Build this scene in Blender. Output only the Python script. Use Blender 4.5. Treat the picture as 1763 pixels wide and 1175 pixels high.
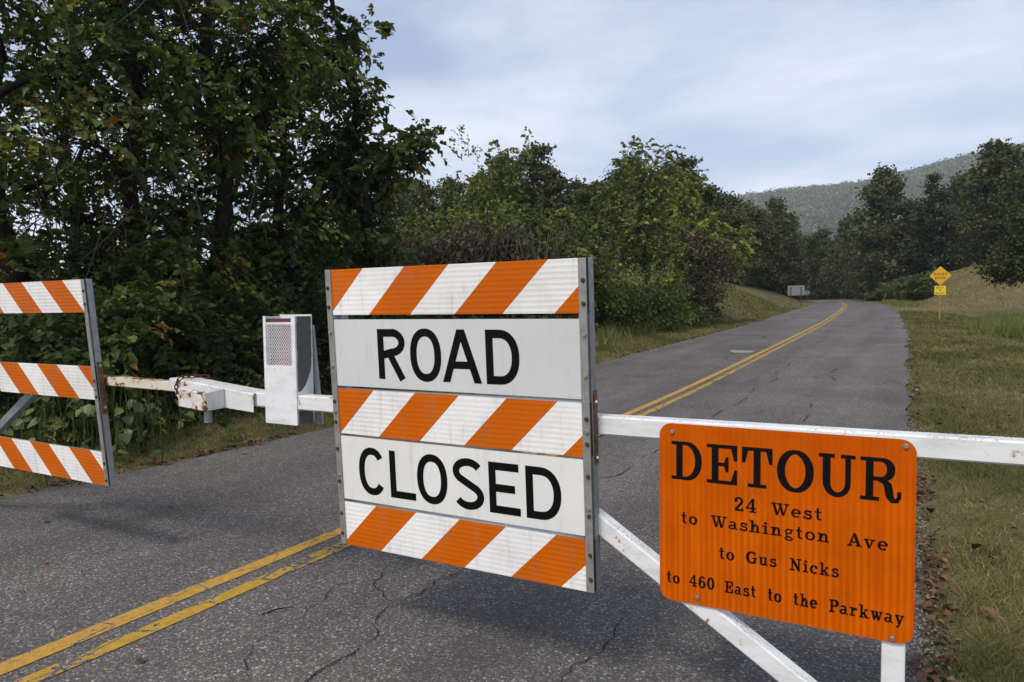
import bpy, math, random
import numpy as np
from mathutils import Vector, Matrix

for _o in list(bpy.data.objects):
    bpy.data.objects.remove(_o, do_unlink=True)
SC = bpy.context.scene
COL = SC.collection
R = math.radians
H_EYE = 1.55

# ------------------------------------------------------------------ camera
cam_d = bpy.data.cameras.new("camera")
cam = bpy.data.objects.new("camera", cam_d)
COL.objects.link(cam)
cam_d.sensor_width = 36.0
cam_d.lens = 24.0
cam_d.clip_start = 0.05
cam_d.clip_end = 9000.0
_ya, _pi, _ro = R(30.0), R(-2.85), R(-0.697)
_fw = Vector((-math.sin(_ya) * math.cos(_pi), math.cos(_ya) * math.cos(_pi), math.sin(_pi)))
_r0 = Vector((math.cos(_ya), math.sin(_ya), 0))
_u0 = _r0.cross(_fw)
_r = _r0 * math.cos(_ro) + _u0 * math.sin(_ro)
_u = _u0 * math.cos(_ro) - _r0 * math.sin(_ro)
cam.matrix_world = Matrix(((_r.x, _u.x, -_fw.x, 0), (_r.y, _u.y, -_fw.y, 0), (_r.z, _u.z, -_fw.z, H_EYE), (0, 0, 0, 1)))
SC.camera = cam
SC.render.resolution_x, SC.render.resolution_y = 1024, 682
SC.view_settings.view_transform = 'Standard'
SC.view_settings.look = 'None'
SC.view_settings.gamma = 1.0
SC.view_settings.use_curve_mapping = False
SC.view_settings.exposure = EXPOSURE = 0.0
SC.render.engine = 'CYCLES'
SC.cycles.max_bounces = 6
SC.cycles.diffuse_bounces = 3
SC.cycles.glossy_bounces = 2
SC.cycles.transmission_bounces = 3
SC.cycles.volume_bounces = 0
SC.cycles.use_denoising = True

# ------------------------------------------------------------------ sky and sun
SUN_EL, SUN_AZ = 52.0, 186.0          # azimuth clockwise from +Y: behind the camera
world = bpy.data.worlds.new("World")
SC.world = world
world.use_nodes = True
wn, wl = world.node_tree.nodes, world.node_tree.links
wn.clear()
w_out = wn.new('ShaderNodeOutputWorld')
w_bg = wn.new('ShaderNodeBackground')
w_bg.inputs['Strength'].default_value = 0.122
w_sky = wn.new('ShaderNodeTexSky')
w_sky.sky_type = 'NISHITA'
w_sky.sun_disc = False
w_sky.sun_elevation = R(SUN_EL)
w_sky.sun_rotation = R(SUN_AZ)
w_sky.air_density = 1.0
w_sky.dust_density = 1.6
w_sky.ozone_density = 1.2
w_tc = wn.new('ShaderNodeTexCoord')
w_sep = wn.new('ShaderNodeSeparateXYZ')
wl.new(w_tc.outputs['Generated'], w_sep.inputs[0])


def wmath(op, a, b=None, clamp=False):
    n = wn.new('ShaderNodeMath')
    n.operation = op
    n.use_clamp = clamp
    for i, v in enumerate((a, b)):
        if v is None:
            continue
        if hasattr(v, 'is_linked'):
            wl.new(v, n.inputs[i])
        else:
            n.inputs[i].default_value = v
    return n.outputs[0]


# thin cirrus: noise on a flat cloud sheet high above (direction / height)
zden = wmath('ADD', wmath('MAXIMUM', w_sep.outputs[2], 0.0), 0.10)
cxx = wmath('DIVIDE', w_sep.outputs[0], zden)
cyy = wmath('DIVIDE', w_sep.outputs[1], zden)
w_cmb = wn.new('ShaderNodeCombineXYZ')
wl.new(cxx, w_cmb.inputs[0])
wl.new(cyy, w_cmb.inputs[1])
w_map = wn.new('ShaderNodeMapping')
w_map.inputs['Location'].default_value = (5.5, 0.7, 0)
w_map.inputs['Rotation'].default_value = (0, 0, R(70))
w_map.inputs['Scale'].default_value = (0.50, 0.62, 1)
wl.new(w_cmb.outputs[0], w_map.inputs[0])
w_n1 = wn.new('ShaderNodeTexNoise')
w_n1.inputs['Scale'].default_value = 1.35
w_n1.inputs['Detail'].default_value = 7
w_n1.inputs['Roughness'].default_value = 0.54
w_n1.inputs['Distortion'].default_value = 0.15
wl.new(w_map.outputs[0], w_n1.inputs['Vector'])
w_cr = wn.new('ShaderNodeValToRGB')
w_cr.color_ramp.elements[0].position = 0.40
w_cr.color_ramp.elements[0].color = (0.22, 0.22, 0.22, 1)
w_cr.color_ramp.elements[1].position = 0.64
w_cr.color_ramp.elements[1].color = (0.78, 0.78, 0.78, 1)
wl.new(w_n1.outputs[0], w_cr.inputs[0])
# a veil that thickens towards the horizon all the way round
veil = wmath('POWER', wmath('SUBTRACT', 1.0, wmath('MAXIMUM', w_sep.outputs[2], 0.0), True), 5.0)
cover = wmath('ADD', w_cr.outputs[0], wmath('MULTIPLY', veil, 0.55), True)
w_gain = wn.new('ShaderNodeMix')
w_gain.data_type = 'RGBA'
w_gain.blend_type = 'MULTIPLY'
w_gain.inputs[0].default_value = 1.0
wl.new(w_sky.outputs[0], w_gain.inputs[6])
w_gain.inputs[7].default_value = (0.94, 1.10, 1.24, 1)
w_mix = wn.new('ShaderNodeMix')
w_mix.data_type = 'RGBA'
wl.new(cover, w_mix.inputs[0])
wl.new(w_gain.outputs[2], w_mix.inputs[6])
w_mix.inputs[7].default_value = (8.1, 8.5, 9.6, 1)
wl.new(w_mix.outputs[2], w_bg.inputs['Color'])
wl.new(w_bg.outputs[0], w_out.inputs['Surface'])

sun_d = bpy.data.lights.new("sun", 'SUN')
sun_d.energy = 2.6
sun_d.angle = R(13.0)
sun_d.color = (1.0, 0.905, 0.79)
sun = bpy.data.objects.new("sun", sun_d)
COL.objects.link(sun)
_sd = Vector((math.sin(R(SUN_AZ)) * math.cos(R(SUN_EL)), math.cos(R(SUN_AZ)) * math.cos(R(SUN_EL)), math.sin(R(SUN_EL))))
sun.rotation_euler = _sd.to_track_quat('Z', 'Y').to_euler()
sun.location = (0, -20, 40)


# ------------------------------------------------------------------ node helper and materials
class NT:
    def __init__(s, name):
        s.m = bpy.data.materials.new(name)
        s.m.use_nodes = True
        s.t = s.m.node_tree
        s.t.nodes.clear()
        s.out = s.t.nodes.new('ShaderNodeOutputMaterial')
        s.b = s.t.nodes.new('ShaderNodeBsdfPrincipled')
        s.t.links.new(s.b.outputs[0], s.out.inputs['Surface'])

    def n(s, typ, **kw):
        nd = s.t.nodes.new('ShaderNode' + typ)
        for k, v in kw.items():
            setattr(nd, k, v)
        return nd

    def link(s, a, b):
        s.t.links.new(a, b)

    def put(s, inp, v):
        if hasattr(v, 'is_linked'):
            s.link(v, inp)
        elif isinstance(v, (tuple, list)) and len(v) == 3 and inp.type == 'RGBA':
            inp.default_value = (*v, 1)
        else:
            inp.default_value = v

    def math(s, op, a, b=None, c=None, clamp=False):
        nd = s.n('Math', operation=op, use_clamp=clamp)
        for i, v in enumerate((a, b, c)):
            if v is not None:
                s.put(nd.inputs[i], v)
        return nd.outputs[0]

    def mix(s, f, a, b, blend='MIX'):
        nd = s.n('Mix', data_type='RGBA', blend_type=blend)
        s.put(nd.inputs[0], f)
        s.put(nd.inputs[6], a)
        s.put(nd.inputs[7], b)
        return nd.outputs[2]

    def coord(s, kind='Object', scale=None, loc=None):
        tc = s.n('TexCoord')
        if scale is None and loc is None:
            return tc.outputs[kind]
        mp = s.n('Mapping')
        s.link(tc.outputs[kind], mp.inputs[0])
        if scale is not None:
            mp.inputs['Scale'].default_value = scale if isinstance(scale, tuple) else (scale,) * 3
        if loc is not None:
            mp.inputs['Location'].default_value = loc
        return mp.outputs[0]

    def noise(s, vec, scale, detail=3, rough=0.55, dist=0.0):
        nd = s.n('TexNoise')
        s.link(vec, nd.inputs['Vector'])
        nd.inputs['Scale'].default_value = scale
        nd.inputs['Detail'].default_value = detail
        nd.inputs['Roughness'].default_value = rough
        nd.inputs['Distortion'].default_value = dist
        return nd.outputs[0]

    def voro(s, vec, scale, feature='F1', out=0):
        nd = s.n('TexVoronoi', feature=feature)
        s.link(vec, nd.inputs['Vector'])
        nd.inputs['Scale'].default_value = scale
        return nd.outputs[out]

    def ramp(s, f, *stops):
        nd = s.n('ValToRGB')
        cr = nd.color_ramp
        while len(cr.elements) < len(stops):
            cr.elements.new(0.5)
        for e, (p, c) in zip(cr.elements, stops):
            e.position = p
            e.color = (*c, 1) if isinstance(c, (tuple, list)) else (c, c, c, 1)
        s.put(nd.inputs[0], f)
        return nd.outputs[0]

    def bump(s, h, strength=0.3, dist=0.01):
        nd = s.n('Bump')
        nd.inputs['Strength'].default_value = strength
        nd.inputs['Distance'].default_value = dist
        s.put(nd.inputs['Height'], h)
        s.link(nd.outputs[0], s.b.inputs['Normal'])

    def set(s, col=None, rough=None, metal=None, spec=None):
        if col is not None:
            s.put(s.b.inputs['Base Color'], col)
        if rough is not None:
            s.put(s.b.inputs['Roughness'], rough)
        if metal is not None:
            s.put(s.b.inputs['Metallic'], metal)
        if spec is not None:
            s.put(s.b.inputs['Specular IOR Level'], spec)
        return s.m


M = {}


def asphalt_color(t):
    v = t.coord('Object')
    big = t.noise(v, 0.35, 4, 0.6)
    mid = t.noise(v, 9.0, 3, 0.6)
    base = t.ramp(t.math('ADD', t.math('MULTIPLY', big, 0.7), t.math('MULTIPLY', mid, 0.3)),
                  (0.36, (0.097, 0.086, 0.078)), (0.64, (0.150, 0.134, 0.122)))
    cell = t.voro(v, 105.0, 'F1', 1)
    sep = t.n('SeparateColor')
    t.link(cell, sep.inputs[0])
    stone = t.ramp(sep.outputs[0], (0.0, 0.55), (0.55, 0.85), (0.78, 1.25), (0.93, 1.75), (0.982, 2.9))
    tint = t.ramp(sep.outputs[1], (0.0, (1.08, 0.98, 0.93)), (0.5, (1, 1, 1)), (1.0, (0.93, 1.0, 1.08)))
    c = t.mix(1.0, base, stone, 'MULTIPLY')
    c = t.mix(1.0, c, tint, 'MULTIPLY')
    edge = t.voro(v, 105.0, 'DISTANCE_TO_EDGE', 0)
    gap = t.ramp(edge, (0.0, 0.55), (0.10, 1.0))
    c = t.mix(1.0, c, gap, 'MULTIPLY')
    return c, edge, v


def m_asphalt():
    t = NT('asphalt')
    c, edge, v = asphalt_color(t)
    # long faint wheel tracks and oil along the lanes
    st = t.noise(t.coord('Object', (1.1, 0.03, 1.0)), 1.0, 3, 0.5)
    c = t.mix(1.0, c, t.ramp(st, (0.35, 0.80), (0.65, 1.14)), 'MULTIPLY')
    bl = t.noise(t.coord('Object', (1.0, .6, 1.0), (4, 1, 0)), 1.4, 5, 0.62, .3)
    c = t.mix(1.0, c, t.ramp(bl, (0.30, 0.80), (0.48, 1.0), (0.70, 1.16)), 'MULTIPLY')
    oil = t.ramp(t.noise(t.coord('Object', (1.2, .25, 1.0), (9, 2, 0)), 1.2, 3), (0.60, 0.0), (0.74, 0.35))
    c = t.mix(oil, c, (0.045, 0.042, 0.041))
    t.bump(t.math('ADD', t.ramp(edge, (0, 0.0), (0.18, 1.0)), t.noise(v, 60, 2)), 0.55, 0.004)
    return t.set(c, 0.80, spec=0.40)


def m_paint(name, col, wear, seed):
    t = NT(name)
    asp, edge, v = asphalt_color(t)
    n1 = t.noise(t.coord('Object', (1, 1, 1), (seed, 0, 0)), 22, 5, 0.65)
    n2 = t.noise(t.coord('Object', (1, 1, 1), (seed * 3.1, 0, 0)), 3.0, 2)
    cr = t.voro(t.coord('Object', (1.3, 0.55, 1), (seed, seed, 0)), 6.0, 'DISTANCE_TO_EDGE', 0)
    crn = t.math('ADD', cr, t.math('MULTIPLY', t.math('SUBTRACT', n1, 0.5), 0.10))
    chip = t.math('LESS_THAN', crn, 0.012 + 0.02 * wear)
    hole = t.math('GREATER_THAN', t.math('ADD', t.math('MULTIPLY', n1, 0.7), t.math('MULTIPLY', n2, 0.5)), 0.775 - 0.12 * wear)
    f = t.math('MAXIMUM', chip, hole)
    pc = t.mix(1.0, col, t.ramp(n1, (0.3, 0.72), (0.7, 1.12)), 'MULTIPLY')
    stain = t.noise(v, 130, 2)
    pc = t.mix(t.ramp(stain, (0.56, 0.0), (0.72, 0.55)), pc, (0.16, 0.12, 0.06))
    t.bump(t.ramp(edge, (0, 0.0), (0.18, 1.0)), 0.4, 0.003)
    return t.set(t.mix(f, pc, asp), 0.8, spec=0.3)


def m_ground():
    t = NT('ground_turf')
    v = t.coord('Object')
    a = t.noise(v, 0.22, 4, 0.6)
    b = t.noise(v, 2.6, 4, 0.65)
    c = t.noise(v, 38, 3, 0.7)
    mixv = t.math('ADD', t.math('MULTIPLY', a, 0.55), t.math('MULTIPLY', b, 0.45))
    col = t.ramp(mixv, (0.34, (0.072, 0.070, 0.026)), (0.47, (0.110, 0.104, 0.040)), (0.56, (0.155, 0.138, 0.060)), (0.68, (0.205, 0.168, 0.092)))
    col = t.mix(1.0, col, t.ramp(c, (0.3, 0.5), (0.7, 1.35)), 'MULTIPLY')
    sx = t.n('SeparateXYZ')
    t.link(v, sx.inputs[0])
    far = t.ramp(t.math('DIVIDE', t.math('ADD', sx.outputs[1], t.math('MULTIPLY', b, 10)), 100.0), (.50, 0.0), (.62, 1.0))
    rgt = t.ramp(t.math('ADD', sx.outputs[0], t.math('MULTIPLY', a, 3)), (.0, 0.0), (1.0, 1.0))
    dry = t.ramp(t.math('ADD', t.math('MULTIPLY', b, .6), t.math('MULTIPLY', a, .4)), (.38, (0.088, 0.072, 0.035)), (.5, (0.155, 0.120, 0.058)), (.62, (0.215, 0.165, 0.085)))
    col = t.mix(t.math('MULTIPLY', t.math('MULTIPLY', far, rgt), .85), col, dry)
    t.bump(t.math('ADD', c, b), 0.8, 0.05)
    return t.set(col, 0.95, spec=0.1)


def m_simple(name, col, rough=0.6, metal=0.0, var=0.12, scale=12.0, spec=0.5, bump=0.0):
    t = NT(name)
    n = t.noise(t.coord('Object'), scale, 4, 0.6)
    c = t.mix(1.0, col, t.ramp(n, (0.3, 1 - var), (0.7, 1 + var)), 'MULTIPLY')
    if bump:
        t.bump(n, bump, 0.01)
    return t.set(c, rough, metal, spec)


def m_gatepaint(name, rustiness, base=(0.74, 0.74, 0.73), toprust=0.0):
    t = NT(name)
    v = t.coord('Object')
    dirt = t.noise(t.coord('Object', (0.6, 3, 3)), 6.0, 5, 0.65)
    c = t.mix(t.ramp(dirt, (0.47, 0.0), (0.74, 0.50)), base, (0.34, 0.32, 0.27))
    fine = t.noise(v, 70, 3, 0.6)
    c = t.mix(t.ramp(fine, (0.60, 0.0), (0.72, 0.30)), c, (0.26, 0.26, 0.24))
    # lichen specks gather on the faces that look up
    geo = t.n('NewGeometry')
    sx = t.n('SeparateXYZ')
    t.link(geo.outputs['True Normal'], sx.inputs[0])
    up = t.ramp(sx.outputs[2], (0.45, 0.0), (0.8, 1.0))
    sp = t.ramp(t.noise(v, 150, 3, 0.7), (0.54, 0.0), (0.60, 0.8))
    patch = t.ramp(t.noise(v, 7, 2), (0.40, 0.0), (0.58, 1.0))
    c = t.mix(t.math('MULTIPLY', t.math('MULTIPLY', up, sp), patch), c, (0.06, 0.06, 0.05))
    rn = t.noise(v, 16, 6, 0.7, 0.4)
    r2 = t.noise(t.coord('Object', (1, 1, 1), (5, 2, 9)), 3.0, 2)
    rv = t.math('ADD', t.math('MULTIPLY', rn, 0.75), t.math('MULTIPLY', r2, 0.45))
    if toprust:
        rv = t.math('ADD', rv, t.math('MULTIPLY', up, toprust))
    lim = 0.79 - 0.16 * rustiness
    halo = t.ramp(rv, (lim - 0.055, 0.0), (lim, 0.7))
    core = t.ramp(rv, (lim, 0.0), (lim + 0.012, 1.0))
    c = t.mix(halo, c, (0.50, 0.30, 0.12))
    rust = t.mix(t.noise(v, 90, 2), (0.055, 0.022, 0.012), (0.17, 0.065, 0.028))
    c = t.mix(core, c, rust)
    t.bump(t.math('SUBTRACT', fine, t.math('MULTIPLY', core, 1.5)), 0.25, 0.003)
    return t.set(c, t.math('ADD', 0.42, t.math('MULTIPLY', core, 0.45)), spec=0.45)


def m_sheeting(name, sgn, c_ow, period=0.4546):
    """retro-reflective striped sheeting on a ribbed plastic board; stripes at 45 degrees"""
    t = NT(name)
    v = t.coord('Object')
    sx = t.n('SeparateXYZ')
    t.link(v, sx.inputs[0])
    q = t.math('ADD', t.math('MULTIPLY', sx.outputs[2], -sgn), sx.outputs[0])
    fr = t.math('FRACT', t.math('DIVIDE', t.math('SUBTRACT', q, c_ow), period))
    orange = t.math('GREATER_THAN', fr, 0.5)
    dirt = t.noise(t.coord('Object', (1, 1, 1), (sgn, 3, c_ow)), 5, 5, 0.65)
    white = t.mix(t.ramp(dirt, (0.42, 0.0), (0.80, 0.30)), (0.89, 0.875, 0.84), (0.58, 0.56, 0.51))
    org = t.mix(t.ramp(dirt, (0.40, 0.0), (0.8, 0.35)), (0.62, 0.122, 0.001), (0.48, 0.10, 0.003))
    c = t.mix(orange, white, org)
    run = t.noise(t.coord('Object', (1.0, 1.0, .12), (c_ow, 0, 0)), 30, 4, .6)
    c = t.mix(t.math('MULTIPLY', t.ramp(run, (.52, 0.0), (.74, .42)), t.ramp(dirt, (.38, .2), (.62, 1.0))), c, (0.20, 0.17, 0.13))
    fade = t.noise(t.coord('Object', (1, 1, 1), (1, c_ow, 5)), 2.2, 3)
    c = t.mix(1.0, c, t.ramp(fade, (.3, .90), (.7, 1.08)), 'MULTIPLY')
    # fluting of the plastic board telegraphs through: raised strips against hollow ones
    zz = t.math('ADD', sx.outputs[2], t.math('MULTIPLY', t.noise(v, 3, 1), 0.006))
    rib = t.math('SINE', t.math('MULTIPLY', zz, 2 * math.pi / 0.0215))
    ribm = t.math('MULTIPLY', t.ramp(rib, (0.0, 0.0), (0.9, 1.0)), t.ramp(t.noise(v, 2.2, 2), (0.36, 0.15), (0.62, 1.0)))
    c = t.mix(t.math('MULTIPLY', ribm, 0.36), c, t.mix(1.0, c, (0.62, 0.60, 0.58), 'MULTIPLY'))
    hexa = t.voro(t.coord('Object', (1, 1, 1.15)), 210.0, 'DISTANCE_TO_EDGE', 0)
    c = t.mix(1.0, c, t.ramp(hexa, (0.0, 0.86), (0.14, 1.0)), 'MULTIPLY')
    t.bump(t.math('ADD', rib, t.math('MULTIPLY', hexa, 0.6)), 0.14, 0.002)
    return t.set(c, 0.45, spec=0.14)


def m_orange_sign():
    t = NT('orange_sheeting')
    v = t.coord('Object')
    sx = t.n('SeparateXYZ')
    t.link(v, sx.inputs[0])
    xx = t.math('ADD', sx.outputs[0], t.math('MULTIPLY', t.noise(v, 2.0, 1), 0.010))
    rib = t.math('SINE', t.math('MULTIPLY', xx, 2 * math.pi / 0.021))
    band = t.noise(t.coord('Object', (1, 0, 0.02)), 34, 3, 0.6)
    amp = t.ramp(t.math('ADD', sx.outputs[2], t.math('MULTIPLY', t.noise(v, 4, 2), 0.25)), (0.40, 1.0), (0.72, 0.25))
    k = t.math('MULTIPLY', amp, t.ramp(t.math('ADD', t.math('MULTIPLY', rib, 0.16), band), (0.38, 0.0), (0.68, 1.0)))
    c = t.mix(k, (0.525, 0.083, 0.0), (0.64, 0.120, 0.0005))
    n = t.noise(v, 6, 4)
    c = t.mix(1.0, c, t.ramp(n, (0.3, 0.86), (0.7, 1.08)), 'MULTIPLY')
    dirt = t.noise(t.coord('Object', (1, 1, .25), (2, 0, 0)), 12, 5, .65)
    c = t.mix(t.ramp(dirt, (.56, 0.0), (.80, .35)), c, (0.22, 0.075, 0.01))
    hexa = t.voro(v, 230.0, 'DISTANCE_TO_EDGE', 0)
    c = t.mix(1.0, c, t.ramp(hexa, (0.0, 0.90), (0.14, 1.0)), 'MULTIPLY')
    t.bump(t.math('ADD', rib, hexa), 0.08, 0.002)
    return t.set(c, 0.45, spec=0.07)


def m_leaf(name, *stops, trans=0.30, rough=0.55, gain=1.65):
    t = NT(name)
    stops = [(p, tuple(min(.5, q * gain) for q in c)) for p, c in stops]
    at = t.n('Attribute', attribute_name='rnd')
    c = t.ramp(at.outputs['Fac'], *stops)
    t.set(c, rough, spec=0.25)
    tr = t.n('BsdfTranslucent')
    t.link(t.mix(1.0, c, (1.3, 1.25, 0.6), 'MULTIPLY'), tr.inputs['Color'])
    mx = t.n('MixShader')
    mx.inputs[0].default_value = trans
    t.link(t.b.outputs[0], mx.inputs[1])
    t.link(tr.outputs[0], mx.inputs[2])
    t.link(mx.outputs[0], t.out.inputs['Surface'])
    return t.m


def m_bark(name, col):
    t = NT(name)
    v = t.coord('Object', (1, 1, 0.25))
    n = t.noise(v, 22, 5, 0.7)
    c = t.mix(1.0, col, t.ramp(n, (0.3, 0.45), (0.7, 1.5)), 'MULTIPLY')
    t.bump(n, 0.7, 0.02)
    return t.set(c, 0.9, spec=0.15)


M['asphalt'] = m_asphalt()
M['yellow_a'] = m_paint('yellow_paint', (0.48, 0.27, 0.045), 0.1, 1.7)
M['yellow_b'] = m_paint('yellow_paint_worn', (0.46, 0.27, 0.030), 0.9, 4.3)
M['crack'] = m_simple('crack_fill', (0.022, 0.020, 0.019), 0.95, spec=0.05)
M['crack_far'] = m_simple('weathered_crack_fill', (0.045, 0.041, 0.038), 0.95, var=.4, scale=8, spec=0.05)
M['patch'] = m_simple('concrete_patch', (0.24, 0.23, 0.215), 0.9, var=0.2, scale=9)
M['ground'] = m_ground()
M['gate'] = m_gatepaint('white_gate_paint', 0.26)
M['gate_box'] = m_gatepaint('white_box_paint', -0.25, (0.76, 0.76, 0.76))
M['gate_rusty'] = m_gatepaint('rusty_gate_paint', 0.58, (0.70, 0.69, 0.66))
M['gate_arm'] = m_gatepaint('stained_gate_paint', 0.95, (0.66, 0.60, 0.48), .10)
M['rust'] = m_simple('rust', (0.085, 0.036, 0.018), 0.9, var=0.45, scale=60, spec=0.2, bump=0.4)
M['rust_strap'] = m_simple('rusted_strap', (0.16, 0.085, 0.045), 0.85, var=0.5, scale=40, spec=0.2)
M['alu'] = m_simple('aluminium', (0.46, 0.46, 0.45), 0.42, 0.75, 0.16, 14)
M['alu_dull'] = m_simple('dull_aluminium', (0.30, 0.29, 0.265), 0.55, 0.45, 0.22, 18)
M['galv'] = m_simple('galvanised_steel', (0.33, 0.34, 0.35), 0.5, 0.6, 0.2, 25)
M['bolt'] = m_simple('zinc_bolt', (0.42, 0.42, 0.41), 0.35, 0.8, 0.1, 30)
M['dark'] = m_simple('hollow_end_shade', (0.016, 0.016, 0.020), 0.7)  # shade inside the hollow board ends, painted onto flat caps
M['grey_primer'] = None
for _nm, _base in (('white_panel', (0.612, 0.620, 0.598)), ('white_panel_newer', (0.775, 0.765, 0.705))):
  t = NT(_nm)
  _v = t.coord('Object')
  _run = t.noise(t.coord('Object', (1.0, 1.0, .10)), 26, 4, .6)
  _pt = t.noise(_v, 4, 3)
  _c = t.mix(t.math('MULTIPLY', t.ramp(_run, (.50, 0.0), (.72, .5)), t.ramp(_pt, (.42, 0.0), (.66, 1.0))), _base, (0.42, 0.41, 0.37))
  _scf = t.ramp(t.noise(t.coord('Object', (1.0, 1.0, .35), (2, 7, 1)), 55, 3, .7), (.685, 0.0), (.72, .55))
  _c = t.mix(t.math('MULTIPLY', _scf, t.ramp(_pt, (.5, 0.0), (.6, 1.0))), _c, (0.20, 0.19, 0.18))
  _edge = t.noise(t.coord('Object', (1, 1, 1), (3, 3, 8)), 1.6, 3)
  _c = t.mix(1.0, _c, t.ramp(_edge, (.3, .93), (.7, 1.05)), 'MULTIPLY')
  t.bump(t.noise(_v, 2.5, 1), .12, .02)
  M[_nm] = t.set(_c, .42, spec=.35)
M['black'] = m_simple('black_vinyl', (0.0045, 0.004, 0.004), 0.6, var=0.2, spec=0.10)
M['orange'] = m_orange_sign()
M['yellow_sign'] = m_simple('yellow_sheeting', (0.62, 0.34, 0.004), 0.45, var=0.05)
M['yellow_sign2'] = m_simple('bright_yellow_sheeting', (0.68, 0.50, 0.008), 0.45, var=0.05)
M['wood_yellow'] = m_simple('weathered_post', (0.26, 0.16, 0.06), 0.8, var=0.2, scale=20)
M['sign_back'] = m_simple('sign_back_metal', (0.21, 0.20, 0.195), 0.5, 0.3, 0.12, 4)
M['post_dark'] = m_simple('dark_post', (0.045, 0.037, 0.03), 0.8)
M['red'] = m_simple('red_reflector', (0.42, 0.015, 0.02), 0.35, var=0.2, scale=8)
M['maroon'] = m_simple('maroon_strip', (0.10, 0.028, 0.022), 0.7, var=0.3, scale=30)
M['bark'] = m_bark('bark', (0.050, 0.042, 0.034))
M['bark_dark'] = m_bark('dark_bark', (0.026, 0.022, 0.018))
M['twig'] = m_bark('dry_vine_stem', (0.095, 0.080, 0.062))
M['leaf_big'] = m_leaf('tree_leaves', gain=2.3, *((0.0, (0.015, 0.026, 0.007)), (0.45, (0.030, 0.045, 0.010)), (0.74, (0.052, 0.066, 0.014)),
                       (0.93, (0.092, 0.102, 0.024)), (0.988, (0.085, 0.075, 0.02)), (1.0, (0.16, 0.06, 0.012))))
M['leaf_vine'] = m_leaf('vine_leaves', (0.0, (0.022, 0.036, 0.012)), (0.5, (0.040, 0.060, 0.017)), (0.80, (0.068, 0.086, 0.022)),
                        (0.96, (0.085, 0.085, 0.024)), (1.0, (0.20, 0.07, 0.02)))
M['leaf_olive'] = m_leaf('olive_leaves', gain=2.1, *((0.0, (0.026, 0.040, 0.013)), (0.5, (0.054, 0.070, 0.019)), (0.85, (0.088, 0.098, 0.026)), (1.0, (0.14, 0.13, 0.035))))
M['leaf_brown'] = m_leaf('dry_vine_leaves', (0.0, (0.028, 0.023, 0.014)), (0.5, (0.060, 0.050, 0.030)), (0.78, (0.085, 0.074, 0.042)),
                         (0.92, (0.055, 0.066, 0.022)), (1.0, (0.085, 0.088, 0.028)), trans=0.15)
M['leaf_lime'] = m_leaf('yellow_green_leaves', (0.0, (0.045, 0.065, 0.014)), (0.5, (0.090, 0.112, 0.022)), (0.9, (0.15, 0.165, 0.034)), (1.0, (0.28, 0.23, 0.04)))
M['leaf_lush'] = m_leaf('lush_shrub_leaves', (0.0, (0.014, 0.027, 0.007)), (0.5, (0.032, 0.050, 0.012)), (1.0, (0.062, 0.080, 0.018)))
M['leaf_far'] = m_leaf('forest_leaves', (0.0, (0.019, 0.026, 0.008)), (0.5, (0.036, 0.043, 0.012)), (1.0, (0.068, 0.072, 0.020)), trans=0.2)
M['leaf_far_b'] = m_leaf('forest_leaves_olive', (0.0, (0.026, 0.033, 0.012)), (0.5, (0.045, 0.053, 0.019)), (1.0, (0.076, 0.078, 0.028)), trans=0.2)
M['leaf_pine'] = m_leaf('pine_needles', (0.0, (0.014, 0.021, 0.010)), (0.6, (0.027, 0.035, 0.015)), (1.0, (0.046, 0.052, 0.021)), trans=0.1)
M['leaf_hill'] = m_leaf('hill_canopy', gain=2.0, *((0.0, (0.030, 0.048, 0.020)), (0.5, (0.052, 0.070, 0.026)), (0.85, (0.085, 0.092, 0.032)), (1.0, (0.14, 0.115, 0.045))), trans=0.1)
M['leaf_gray'] = m_leaf('grey_green_shrub', (0.0, (0.030, 0.043, 0.016)), (0.5, (0.054, 0.068, 0.024)), (1.0, (0.095, 0.108, 0.038)))
M['grass'] = m_leaf('grass_blades', gain=1.52, *((0.0, (0.040, 0.045, 0.014)), (0.42, (0.071, 0.073, 0.022)), (0.74, (0.112, 0.098, 0.038)), (1.0, (0.22, 0.175, 0.085))), trans=0.2, rough=0.7)
M['weed'] = m_leaf('weed_stems', (0.0, (0.05, 0.065, 0.018)), (0.6, (0.095, 0.105, 0.03)), (1.0, (0.17, 0.135, 0.05)), trans=0.2)
M['litter'] = m_leaf('dead_leaves', (0.0, (0.050, 0.026, 0.016)), (0.5, (0.105, 0.056, 0.032)), (0.85, (0.19, 0.11, 0.06)), (1.0, (0.30, 0.18, 0.09)), trans=0.08, rough=0.8, gain=1.1)


# ------------------------------------------------------------------ mesh helpers
def new_obj(name, me, parent=None, **props):
    o = bpy.data.objects.new(name, me)
    COL.objects.link(o)
    if parent is not None:
        o.parent = parent
    for k, v in props.items():
        o[k] = v
    return o


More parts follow.
